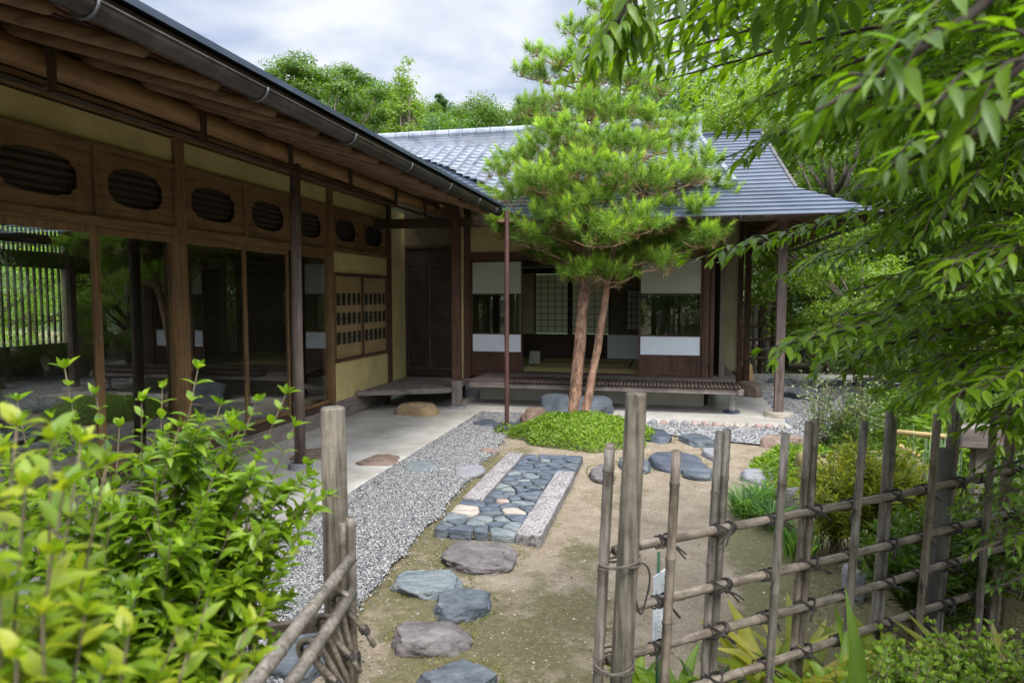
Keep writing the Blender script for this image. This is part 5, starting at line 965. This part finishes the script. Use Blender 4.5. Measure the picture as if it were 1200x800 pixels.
def blades(name, label, cat, c, n, h, spread, w0, m, cnt_r=.1, arch=.6, z0=-.03):
    t = thing(name, label, cat, (c[0], c[1], z0)); V = []; F = []; R_ = []; o_ = 0
    for i in range(n):
        q = rng.uniform(0, 2 * pi); d = np.array([cos(q), sin(q), 0]); s = np.array([-sin(q), cos(q), 0]); b0 = d * rng.random() * cnt_r; hh_ = h * rng.uniform(.6, 1.15); sp2 = spread * rng.uniform(.3, 1.1); w2 = w0 * rng.uniform(.7, 1.2)
        for k in range(6):
            u_ = k / 5; p = b0 + d * sp2 * u_ ** 1.7 + np.array([0, 0, hh_ * (u_ - arch * .5 * u_ ** 3)]); ww = w2 * (1 - u_ ** 2.2) * (.5 + min(1, u_ * 4) * .5) + .0006; V += [p - s * ww, p + s * ww]
        F += [(o_ + 2 * k, o_ + 2 * k + 1, o_ + 2 * k + 3, o_ + 2 * k + 2) for k in range(5)]; R_ += [rng.random()] * 5; o_ += 12
    npmesh('blades', V, F, m, t, rnd=R_); return t
for px, py, lab, h in ((872, 600, 'leftmost strap-leaved grassy tuft on the sandy soil', .30), (893, 590, 'strap-leaved tuft between the feathery groundcover and the pink rock', .30), (905, 612, 'dense strap-leaved tuft right in front of the pink rock', .26)): blades('grass_tuft', lab, 'plant', gr(px, py), 170, h, .26, .006, lf_blade, .10, .9)
for px, py, lab, h in ((985, 560, 'upright iris-like blades left of the water basin', .40), (1012, 552, 'upright iris-like blades behind the water basin', .42), (935, 650, 'pale grass blades at the foot of the yellow-green bush', .28), (1160, 590, 'light grass blades behind the last pickets', .4)): blades('iris_clump', lab, 'plant', gr(px, py), 90, h, .16, .009, lf_blade, .12, .5)
for px, py, D, lab in ((1090, 600, 5.2, 'thin horsetail reeds beside the wooden block'), (1175, 600, 4.9, 'thin horsetail reeds at the right edge')):
    c = at(px, py, D); rt_ = thing('reeds', lab, 'plant', (c[0], c[1], -.03)); mb = MB()
    for _ in range(60): x, y = rng.normal(size=2) * .16; mb.tube([(x, y, 0), (x + rng.normal() * .02, y, rng.uniform(.35, .75))], [.004, .003], 5)
    mb.build('stalks', noisy('reed_green', [(.3, (.06, .10, .05)), (.7, (.14, .20, .10))], 8, 3, .6, .1), rt_, True)
def shoot(P, n, ll, asp, V, F, Rn, stem, r0=.004, up=.35, opposite=True, droop=0., t0=.1, endtuft=True, splay=.9, pend=0.):
    """leafy shoot along the polyline P: paired leaves that shorten to the tip"""
    P = resample(P, 12); stem.tube(list(P), list(np.linspace(r0, r0 * .35, 12)), 5); pos = []; dr = []; nn = []; ln = []; ph = rng.uniform(0, pi)
    for i in range(n):
        u_ = t0 + (1 - t0) * (i / (n - 1)) ** (.8 if opposite else 1); k = u_ * 11; a = int(min(10, k)); p = P[a] + (P[a + 1] - P[a]) * (k - a); ax = unit(P[min(11, a + 2)] - P[max(0, a - 1)])
        s = unit(np.cross(ax, (0, 0, 1.)) if abs(ax[2]) < .93 else np.cross(ax, (cos(ph), sin(ph), 0))); s2 = np.cross(s, ax)
        if opposite: ang = ph * 0 + (pi / 2) * (i % 2) * .8 + rng.normal() * .25; sides = (0, pi)
        else: ang = rng.normal() * .2; sides = ((i % 2) * pi,)
        for q in sides:
            lat = s * cos(ang + q) + s2 * sin(ang + q) * (.6 if opposite else .25); d = lat * splay + ax * ((.25 + .35 * u_) if opposite else (.7 + .5 * u_)) + np.array([0, 0, up - droop]) + rng.normal(size=3) * .12
            pos.append(p); dr.append(d); nn.append(np.array([0, 0, 1.]) + ax * .25 - lat * pend + rng.normal(size=3) * .2); ln.append(ll * (1.05 - (.35 * u_ ** 4 if opposite else .55 * u_ ** 2.5)) * rng.uniform(.8, 1.15))
    if endtuft:
        for q in np.linspace(0, 2 * pi, 4)[:-1]: pos.append(P[-1]); dr.append(ax + .45 * (s * cos(q) + s2 * sin(q))); nn.append(rdir(1)[0] + np.array([0, 0, .6])); ln.append(ll * rng.uniform(.4, .6))
    ln = np.array(ln); v, f, r_ = leaves(np.array(pos), np.array(dr), np.array(nn), ln, ln * asp * rng.uniform(.85, 1.15, len(ln)), True)
    F.append(f + sum(len(x) for x in V)); V.append(v); Rn.append(r_)
def bush(name, label, cat, c, tips, n, ll, asp, m, parm=twig, group=None, jit=.05, side=2, sl=None, **kw):
    t = thing(name, label, cat, (c[0], c[1], -.03), group); O = np.array([c[0], c[1], -.03]); V = []; F = []; Rn = []; st_ = MB()
    for tp_ in tips:
        e = np.array(tp_, float) - O; b0 = np.array([rng.normal() * jit, rng.normal() * jit, 0]); m_ = b0 * .4 + e * .45 + np.array([0, 0, .12 * abs(e[2])]); m_[:2] *= .75
        P = resample([b0, m_, e], 12); shoot(P, n, ll, asp, V, F, Rn, st_, t0=.25, **kw)
        for k in range(side):
            a = int(rng.integers(2, 10)); d = rdir(1)[0] * np.array([1, 1, .4]) + np.array([0, 0, .55]); l_ = rng.uniform(*sl) if sl else np.linalg.norm(e) * rng.uniform(.2, .36); shoot([P[a], P[a] + d * l_ * .5, P[a] + d * l_ + np.array([0, 0, .03])], max(4, n // 2), ll * .9, asp, V, F, Rn, st_, r0=.0028, **kw)
    npmesh('foliage', np.concatenate(V), np.concatenate(F), m, t, rnd=np.concatenate(Rn)); st_.build('stems', parm, t, True); return t
# left foreground shrub, in focus
B0 = at(150, 900, 1.9)
tips = [at(*q) for q in ((76, 432, 1.75), (112, 462, 1.8), (232, 432, 1.85), (190, 455, 1.9), (166, 470, 1.75), (258, 475, 1.95), (300, 470, 1.9), (335, 462, 1.85), (345, 500, 1.95), (360, 545, 1.9), (368, 600, 1.85), (350, 640, 1.8), (330, 575, 1.75), (300, 540, 1.8), (280, 505, 2.0),
                        (210, 500, 1.7), (140, 500, 1.8), (60, 490, 1.9), (20, 470, 1.8), (-20, 450, 1.9), (100, 540, 1.6), (180, 560, 1.6), (250, 560, 1.65), (310, 620, 1.7), (325, 668, 1.75), (270, 620, 1.6), (200, 630, 1.55), (130, 600, 1.55), (60, 580, 1.6), (10, 560, 1.7), (366, 572, 1.9),
                        (280, 690, 1.7), (240, 680, 1.6), (160, 690, 1.5), (90, 660, 1.5), (340, 610, 1.95), (220, 600, 2.0), (120, 640, 1.9), (40, 640, 1.8), (290, 650, 1.95))]
bush('leafy_shrub', 'large bright green shrub with pointed paired leaves filling the left foreground, in focus', 'shrub', B0, tips, 22, .067, .44, lf_bush, side=11, jit=.12, sl=(.10, .20), splay=1.25, up=.12)
# nearer yellower shrub, out of focus
B1 = at(-20, 1050, 1.0)
tips = [at(*q) for q in ((20, 500, .85), (60, 515, .8), (0, 535, .75), (95, 520, .9), (125, 545, .9), (-30, 520, .8), (30, 570, .7), (75, 575, .75), (-10, 600, .7), (210, 735, .85), (245, 700, .95), (290, 735, 1.0), (310, 712, 1.05), (150, 745, .8), (100, 720, .72), (50, 720, .68), (220, 765, .85), (265, 785, .9), (180, 800, .8), (120, 790, .7), (20, 770, .65), (0, 700, .7), (295, 775, 1.0), (60, 650, .7), (-20, 660, .68))]
bush('leafy_shrub', 'blurred yellow-green shrub nearest the lens at the lower left corner', 'shrub', B1, tips, 20, .062, .42, lf_bushy, side=8, jit=.08, sl=(.04, .10), splay=1.2, up=.2)
# yellow-green bush and darker ones behind the fence
def tipsof(c, R0, h0, h1, n): 
    out = []
    for _ in range(n): q = rng.uniform(0, 2 * pi); k = rng.random() ** .6; out.append((c[0] + cos(q) * R0 * k, c[1] + sin(q) * R0 * k, h0 + (h1 - h0) * (1 - .55 * k * k) * rng.uniform(.8, 1.05)))
    return out
c = gr(1030, 668); bush('yellow_bush', 'yellow-green narrow-leaved bush tipped with bronze right behind the bamboo pickets', 'shrub', c, tipsof(c, .46, .2, .82, 60), 14, .085, .27, lf_yel, up=.3, splay=.7, side=4)
c = gr(975, 640); bush('yellow_bush', 'smaller narrow-leaved bush left of the bronze-tipped one behind the fence', 'shrub', c, tipsof(c, .30, .2, .62, 34), 12, .08, .27, lf_yel, up=.3, splay=.7, side=4)
c = gr(1085, 740); bush('green_shrub', 'dark green leafy shrub low behind the fence between the paired pickets', 'shrub', c, tipsof(c, .38, .15, .62, 46), 11, .085, .34, lf_mid, side=4)
c = gr(1150, 720); bush('green_shrub', 'mid green shrub behind the dark fence post', 'shrub', c, tipsof(c, .4, .2, .75, 44), 10, .07, .4, lf_bright, side=3)
c = gr(1215, 700); bush('green_shrub', 'light green shrub past the last pickets at the right edge', 'shrub', c, tipsof(c, .45, .2, .85, 46), 10, .065, .4, lf_bright, side=3)
for i, (px, py, D, nn_, lab) in enumerate(((1050, 772, 2.3, 18, 'small round-leaved plant in front of the fence foot'), (1120, 775, 2.4, 20, 'round-leaved plant in front of the dark fence post'), (1180, 770, 2.4, 22, 'round-leaved plant in the lower right corner'))):
    c = at(px, py, D); bush('low_plant', lab, 'plant', (c[0], c[1]), [(x, y, z * .62) for x, y, z in tipsof(c, .30, .25, EYE - (py - 347 - 45) / 800 * D + .2, nn_ * 2)], 9, .042, .68, lf_bright, side=4)
# aspidistra-like broad leaves at the fence foot
def broad(label, c, L_, n, m, seed=0, name='broadleaf_plant', lean=None, asp=.2):
    t = thing(name, label, 'plant', (c[0], c[1], -.03)); P = []; D = []; Nn = []
    for k in range(n): q = 2.4 * k + seed; D.append((cos(q) * .55, sin(q) * .55, .9) if lean is None else lean); P.append((rng.normal() * .03, rng.normal() * .03, .02 if lean is None else .1)); Nn.append((-cos(q), -sin(q), .6) if lean is None else (-_f[0], -_f[1], .1))
    Ls = rng.uniform(.75, 1.1, n) * L_; V, F, r_ = leaves(P, D, Nn, Ls, Ls * asp, True); npmesh('foliage', V, F, m, t, rnd=r_); return t
c = at(978, 800, 2.15); broad('single tall upright broad leaf standing in front of the lattice fence', c, .74, 1, lf_bright, lean=(.03, 0, 1.), asp=.10)
for px, py, D, L_, n_, m, lab in ((905, 790, 2.7, .52, 11, lf_yel, 'yellowing broad-leaved plant at the fence foot left of the tall leaf'), (940, 765, 2.75, .56, 13, lf_dry, 'plant with dry tan leaves behind the lowest rail'), (1010, 790, 2.5, .58, 13, lf_bright, 'broad-leaved plant right of the tall leaf'), (1075, 770, 2.6, .55, 12, lf_yel, 'yellow-green broad-leaved plant among the round-leaved ones'), (1150, 770, 2.7, .5, 12, lf_dry, 'tan-edged broad-leaved plant near the lower right corner'),
    (760, 775, 2.85, .30, 9, lf_bright, 'small bright seedling clump at the foot of the notice'), (795, 790, 2.75, .34, 11, lf_bright, 'bright broad-leaved seedling behind the first picket'), (835, 800, 2.75, .34, 11, lf_mid, 'green seedling between the first and the paired picket'), (870, 800, 2.6, .36, 10, lf_yel, 'pale seedling right of the first paired picket')):
    c = at(px, py, D); broad(lab, c, L_, n_, m, px * .1, asp=.17)
# white-flowered small tree on the gravel edge
c = gr(962, 545); fb = bush('flowering_bush', 'thin-stemmed grey-green bush with whitish tips before the gravel', 'shrub', c, [at(px, py, 6.75 + rng.uniform(-.35, .35)) for px, py in [(945 + rng.uniform(-8, 95), 425 + rng.uniform(0, 75)) for _ in range(46)]], 9, .055, .38, lf_grey, parm=twig, jit=.04)
c = gr(985, 548); bush('flowering_bush', 'small dark green companion leaning right of the whitish-tipped bush', 'shrub', c, [at(985 + rng.uniform(-30, 45), 475 + rng.uniform(0, 40), 6.6 + rng.uniform(-.2, .2)) for _ in range(22)], 8, .06, .4, lf_mid, jit=.03)
mound('garden_shrub', 'fresh green rounded shrub between the purple boulder and the pickets', 'shrub', gr(1075, 530), .55, .5, .62, 4200, .075, lf_bright, .4, 11, .2)
mound('garden_shrub', 'mid green shrub behind the water basin under the low boughs', 'shrub', gr(1030, 512), .45, .5, .55, 3200, .07, lf_mid, .4, 12, .2)
mound('garden_shrub', 'pale yellow-green plant beyond the wooden block', 'shrub', gr(1125, 560), .5, .4, .55, 1500, .14, lf_bed, .35, 13, .2)
mound('garden_shrub', 'clipped shrub far right behind the dark boulder', 'shrub', gr(1190, 540), .7, .6, .6, 3200, .08, lf_mid, .4, 14, .2)

# ================================================================== BACKGROUND TREES
def hillz(x, y): return (max(-1, min(1, (y - 26) / 70)) * (15 + 5 * mnoise.noise((x * .02, y * .02, 3)) + 5 * sstep(0, -30, x) + 6 * sstep(5, 40, x)) - .5) if y > 26 else -.03
def place(px, pytop, D): p = at(px, pytop, D); z = hillz(p[0], p[1]); return (p[0], p[1], z), p[2] - z
def newtree(px, pt, D, Rr, nc, per, size, lm, seed, label, **k): loc, H = place(px, pt, D); return tree_mesh(seed, H, Rr, nc, per, size, lm, loc=loc, label=label, **k), H
G = 'trees on the hill behind the roof'
big_, Hb = newtree(378, 58, 30, 3.1, 120, 330, .15, lf_mid, 3, 'broad spreading tree rising highest behind the left eaves', base=.5, flat=.32)
con, Hc = newtree(516, 104, 55, 1.5, 60, 90, .28, lf_dark, 9, 'dark pointed treetop peeking above the hill trees', name='conifer_tree', taper=.6, base=.4)
yng, Hy = newtree(474, 54, 22, 1.35, 90, 90, .11, lf_bright, 5, 'slender light green young tree in front of the spreading one', taper=.85, base=.35)
A, HA = newtree(560, 118, 48, 4.2, 140, 170, .22, lf_mid, 21, 'rounded mid green tree on the hill just left of the pine top', group=G, base=.3)
Bt, HB = newtree(415, 80, 44, 3.6, 130, 160, .20, lf_dark, 22, 'dark tree behind the right side of the spreading tree', group=G, base=.3)
Cb, HCb = newtree(590, 112, 60, 5, 140, 170, .25, lf_dark, 23, 'bright green layered tree on the hill behind the pine', group=G, base=.25)
used = 0
HT = [(Bt, HB, 448, 100, 50, 'dark tree filling the gap left of the young tree'), (A, HA, 500, 122, 52, 'mid green tree directly behind the young tree'), (Cb, HCb, 540, 140, 40, 'low bright tree just above the tiled ridge'), (Bt, HB, 530, 118, 62, 'distant dark tree beneath the pointed treetop'), (A, HA, 470, 118, 42, 'green tree at the left end of the tiled ridge'),
      (Bt, HB, 620, 120, 56, 'dark green tree just behind the pine top on the left'), (A, HA, 650, 122, 50, 'green tree screened by the upper pine pads'), (Cb, HCb, 700, 118, 46, 'bright tree glimpsed through the pine crown'), (A, HA, 760, 105, 40, 'leafy tree right of the pine top'), (Cb, HCb, 820, 85, 34, 'bright tree under the hanging leaves right of the pine'), (Bt, HB, 350, 110, 60, 'far dark tree low behind the left eaves'), (A, HA, 330, 98, 46, 'tree low at the left flank of the spreading one')]
for src, H0, px, pt, D, lab in HT:
    loc, H = place(px, pt, D); copy_thing(src, loc, px * .7, H / H0, lab, G)
G2 = 'trees at the right side of the garden'
R1, HR1 = newtree(910, 60, 19, 2.6, 120, 150, .13, lf_bright, 31, 'light green tree rising behind the right end of the metal roof', group=G2, base=.15)
R2, HR2 = newtree(980, 90, 15, 2.2, 110, 150, .11, lf_mid, 32, 'mid green tree beyond the right eave corner', group=G2, base=.1)
R3, HR3 = newtree(1010, 300, 12.5, 1.3, 70, 130, .08, lf_bright, 33, 'small bright tree at eye level right of the eaves', group=G2, base=.05)
RT = [(R1, HR1, 860, 70, 22, 'tree behind the ridge where tiles meet metal'), (R1, HR1, 1010, 40, 22, 'tall light tree behind the blurred leaves'), (R2, HR2, 1060, 120, 17, 'green tree behind the mid-height boughs'), (R1, HR1, 1120, 30, 20, 'tall tree at the upper right behind the overhanging crown'), (R2, HR2, 1180, 100, 14, 'green tree at the right edge of the garden'), (R1, HR1, 1260, 60, 16, 'tree just outside the right edge'),
      (R3, HR3, 960, 250, 15, 'small tree behind the right eave gutter'), (R3, HR3, 1070, 330, 11, 'small bright tree under the mid boughs'), (R3, HR3, 1130, 350, 10, 'small tree in the shade of the boughs at the right'), (R2, HR2, 930, 180, 24, 'tree filling the gap under the right roof edge'), (R3, HR3, 1200, 320, 9, 'small tree at the far right edge'), (R2, HR2, 1340, 150, 9, 'tree beyond the frame on the right'), (R3, HR3, 1300, 380, 6.5, 'small tree outside the right edge near the fence')]
for src, H0, px, pt, D, lab in RT:
    loc, H = place(px, pt, D); copy_thing(src, loc, px * .7, H / H0, lab, G2)
# dark hedge behind the sleeve fence
hd = thing('hedge', 'tall dark green hedge behind the twig screen and the gravel', 'hedge', (3.6, 17.5, 0)); cs = [np.array([rng.uniform(-3.2, 3.4), rng.uniform(-.5, .6), rng.uniform(.2, 1.75)]) for _ in range(230)]
crown_mesh('foliage', cs, [.34] * 230, 110, .08, lf_dark, hd, .9); mb = MB(); [mb.tube([(x, 0, -.05), (x, .05, 1.3)], [.05, .03], 7) for x in np.linspace(-3, 3, 9)]; mb.build('stems', bark, hd, True)
for i, (x, y, r_, lab) in enumerate(((-4.5, -5., 0, 'unseen hedge added behind the viewer on the left'), (2.5, -4.8, .1, 'unseen hedge added straight behind the viewer'), (8.2, -3., .7, 'unseen hedge added behind the viewer on the right'), (10.5, 4, 1.5, 'unseen hedge closing the garden on the right'))): copy_thing(hd, (x, y, -.03), r_, 1.35, lab, 'unseen clipped hedges round the garden')  # unseen hedges added so the glass doors reflect dark green
# garden behind the left wing, seen through its far lattice
lf_lit = leafm('leaf_lit', [(.2, (0.088, 0.17, 0.0135)), (.5, (0.136, 0.23, 0.0225)), (.8, (0.2, 0.29, 0.045))], tr=.5)  # leaves coloured brighter, painting in light that the house blocks
LT0 = tree_mesh(77, 5.0, 2.6, 90, 110, .12, lf_lit, loc=(-15.5, 8.2, -.3), label='yellow-green tree coloured as if sunlit directly behind the rear lattice', base=.05, group='trees behind the left wing')
for i, (x, y, s_, lab) in enumerate(((-16.5, 13.2, 1., 'garden tree coloured as if sunlit, seen through the lattice at the far left'), (-21, 19, 1.2, 'taller garden tree beyond the rear lattice'), (-22, 12, 1.3, 'farthest garden tree behind the left wing'), (-15.5, 4.2, 1., 'garden tree behind the leftmost lattice bars'))):
    copy_thing(LT0, (x, y, -.4), i * 1.3, s_, lab, 'trees behind the left wing')
mound('garden_shrub', 'rounded shrub seen through the rear lattice', 'shrub', (-12.5, 10.6), 1.0, 1.0, 1.0, 3500, .09, lf_lit, .4, 15)
# reflected garden on the camera's right
for i, (x, y, s_, lab) in enumerate(((4.6, 6.2, .8, 'garden tree right of the fence, outside the frame'), (6.5, 9.5, 1., 'second garden tree right of the frame'), (5.6, 3.0, .9, 'garden tree close to the gate on the right'), (8.5, 6., 1.2, 'tall garden tree far right'))): copy_thing(R2, (x, y, -.03), i, s_, lab, G2)

for i, (x, y, s_, lab) in enumerate(((7.5, 16.5, 1.3, 'added dense garden tree beyond the tea house on the right'), (10, 19.5, 1.5, 'added tall dense tree beyond the hedge'), (12.5, 15, 1.4, 'added dense tree far to the right of the hedge'), (12, 23, 1.6, 'farthest added dense tree beyond the hedge'), (9, 12, 1.2, 'added dense tree right of the gravel court'))): copy_thing(R2, (x, y, -.4), i * 2.1, s_, lab, G2)  # trees added to block the bright horizon mirrored in the left wing's glass
for i, (x, y, s_, lab) in enumerate(((-5, -7, 1.0, 'unseen garden tree added behind the viewer on the left'), (0, -9, 1.2, 'unseen garden tree added straight behind the viewer'), (5, -6, 1., 'unseen garden tree added behind the viewer on the right'), (-9, -9, 1.2, 'unseen far garden tree added behind the viewer'), (9, -2, 1.2, 'unseen garden tree added right of the viewer'))): copy_thing(R2 if i % 2 else R1, (x, y, -.03), i, s_ * .8, lab, G2)  # unseen trees added to darken door reflections and temper the ambient light

# ================================================================== OVERHANGING TREE, top right
ot = thing('overhanging_tree', 'tree with long pointed drooping leaves reaching in from the right over the fence', 'tree', (2.75, 2.15, 0)); OO = np.array([2.75, 2.15, 0])
mb = MB(); TK = resample([(0, 0, -.1), (.05, .02, .8), (.0, .1, 1.7), (-.05, .12, 2.6), (.0, .2, 3.6)], 16); mb.tube(list(TK), list(np.linspace(.14, .05, 16)), 14); mb.build('trunk', bark, ot, True)
LMB = []
def bough(Sx, Ex, nt, tl, ll, seed, m=None, sag=.10, asp=.36, droop=.24, wid=.8, z1=0):
    global rng; keep = rng; rng = np.random.default_rng(seed); nt = int(nt * 1.35); ll *= 1.14; V = []; F = []; Rn = []; st_ = MB(); a, e = at(*Sx) - OO, at(*Ex) - OO; ln_ = np.linalg.norm(e - a)
    k = TK[int(np.argmin(abs(TK[:, 2] - a[2] + .1)))]; mid = (a + e) / 2 + np.array([0, 0, sag * ln_]); P = resample([a, a * .6 + mid * .42 + np.array([0, 0, .02]), mid, e], 16)
    kk = k + (a - k) * .5 + rng.normal(size=3) * .07 + np.array([0, 0, .08]); st_.tube(resample([k, kk, a], 7), list(np.linspace(.026, .012, 7)), 7); LMB.extend([k + (a - k) * q + rng.normal(size=3) * .06 for q in (.3, .5, .7, .88)]); st_.tube(list(P), list(np.linspace(.013, .003, 16)), 6)
    shoot(P[9:], 9, ll, asp, V, F, Rn, st_, opposite=False, up=0, droop=droop, r0=.0035, splay=.7)
    for i in range(nt):
        u_ = .04 + .86 * i / nt; b0 = P[int(u_ * 15)]; ax = unit(P[min(15, int(u_ * 15) + 1)] - P[max(0, int(u_ * 15) - 1)]); s = unit(np.cross(ax, (0, 0, 1))) * (1 if i % 2 else -1)
        d = unit(ax * .75 + s * wid * rng.uniform(.6, 1.1) + np.array([0, 0, rng.uniform(-.10, .10)])); l_ = tl * (1.1 - .6 * u_) * rng.uniform(.75, 1.2)
        Q = [b0, b0 + d * l_ * .5 + np.array([0, 0, .03]), b0 + d * l_ + ax * l_ * .15 - np.array([0, 0, .05 * l_ + .06 * l_])]; shoot(Q, max(6, int(l_ / ll * 2.7)), ll, asp, V, F, Rn, st_, opposite=False, up=0, droop=droop, r0=.003, splay=.8, t0=.12)
    f = npmesh('leaves', np.concatenate(V), np.concatenate(F), m or lf_over, None, rnd=np.concatenate(Rn)); b = st_.build('bough', twigd, ot, True); f.parent = b; rng = keep
W = [((1290, -40, 2.2), (700, 55, 2.3), 22, .55, .085), ((1280, -120, 2.0), (690, -10, 2.1), 22, .55, .085), ((1300, 20, 2.3), (745, 75, 2.6), 20, .5, .085), ((1300, 60, 2.4), (775, 95, 2.7), 20, .5, .08), ((1290, 40, 1.9), (880, 120, 2.1), 18, .42, .08), ((1290, 90, 2.4), (850, 185, 2.5), 18, .42, .08),
     ((1290, 90, 2.1), (935, 165, 2.2), 17, .34, .08), ((1290, -60, 1.6), (820, -20, 1.7), 18, .42, .08), ((1290, -60, 2.6), (900, 40, 2.9), 18, .6, .085), ((1300, 0, 2.9), (960, 70, 3.2), 16, .6, .085), ((1290, 60, 2.6), (990, 130, 2.8), 16, .5, .08), ((1290, 140, 2.7), (1035, 196, 3.0), 14, .45, .08),
     ((1290, 150, 2.2), (1060, 262, 2.2), 16, .34, .08), ((1300, 190, 2.3), (1015, 222, 2.3), 16, .24, .075), ((1290, 190, 2.5), (1085, 272, 2.6), 14, .4, .075), ((1290, 275, 2.6), (805, 306, 2.75), 22, .24, .075), ((1290, 260, 2.9), (915, 322, 3.0), 20, .36, .075), ((1290, 330, 2.7), (1000, 340, 2.8), 16, .36, .075),
     ((1290, 350, 2.4), (1000, 372, 2.4), 16, .3, .075), ((1290, 395, 2.3), (893, 410, 2.35), 22, .28, .078), ((1290, 400, 2.6), (960, 425, 2.7), 20, .34, .078), ((1290, 420, 2.3), (1040, 455, 2.35), 16, .28, .075), ((1290, 440, 2.1), (1100, 470, 2.1), 14, .26, .075), ((1290, 480, 2.2), (1160, 500, 2.2), 10, .22, .07), ((1290, 300, 2.0), (1090, 320, 2.0), 14, .3, .075), ((1290, 220, 3.1), (1090, 245, 3.3), 14, .5, .08)]
for i, (a, e, nt_, tl, ll) in enumerate(W): bough(a, e, nt_, tl, ll, 700 + i)
for i, (a, e) in enumerate([((1290, -30, 3.0), (880, 20, 3.3)), ((1290, 30, 3.1), (900, 80, 3.5)), ((1300, 80, 3.0), (960, 120, 3.5)), ((1300, 120, 3.2), (1000, 165, 3.7)), ((1290, 170, 3.2), (1030, 215, 3.7)), ((1290, 0, 3.6), (940, 50, 4.1)), ((1290, -60, 3.5), (840, -20, 4.0)), ((1290, 230, 3.4), (1060, 270, 3.8)), ((1290, 300, 3.4), (1060, 345, 3.8)), ((1290, 380, 3.0), (1050, 400, 3.4))]): bough(a, e, 25, .62, .085, 760 + i, lf_mid, droop=.4, wid=1.)  # back boughs in darker leaf colour, painting the shaded depth of the crown
bough((1290, 20, .95), (955, 132, .95), 8, .15, .070, 801, sag=.12, droop=.12, wid=.4, asp=.29); bough((1300, 110, .9), (1065, 128, .9), 6, .13, .070, 802, droop=.15, wid=.4, asp=.30); bough((1300, 150, 1.05), (1030, 200, 1.1), 7, .15, .066, 803, droop=.2, wid=.4, asp=.30)
# the long free twig hanging before the sky, left of the crown
bough((800, -40, 1.9), (668, 90, 1.95), 7, .14, .085, 805, sag=.05, droop=.5)
bough((760, -30, 2.0), (735, 60, 2.0), 5, .18, .085, 806, sag=.05, droop=.6)
crown_mesh('crown', LMB, [.20] * len(LMB), 46, .085, lf_mid, ot, .7, .9, .4, near=True, hang=.5)
# lower right maple-like sprays in shade
mp_ = thing('maple_tree', 'small-leaved darker tree leaning in over the last pickets at the right edge', 'tree', (3.0, 2.9, 0)); OO = np.array([3.0, 2.9, 0]); ot = mp_
mb = MB(); TK = resample([(0, 0, -.1), (-.02, .02, .6), (.03, .0, 1.4), (-.1, 0, 2.)], 14); mb.tube(list(TK), list(np.linspace(.05, .02, 14)), 10); mb.build('trunk', bark, mp_, True)
for i, (a, e, nt_, tl, ll) in enumerate([((1330, 570, 2.5), (1120, 600, 2.4), 9, .17, .05), ((1330, 610, 2.5), (1135, 650, 2.4), 9, .17, .05), ((1330, 530, 2.6), (1150, 555, 2.6), 8, .16, .05), ((1330, 650, 2.6), (1165, 690, 2.5), 8, .16, .05)]): bough(a, e, nt_, tl, ll, 900 + i, lf_mid, droop=.2, asp=.42)
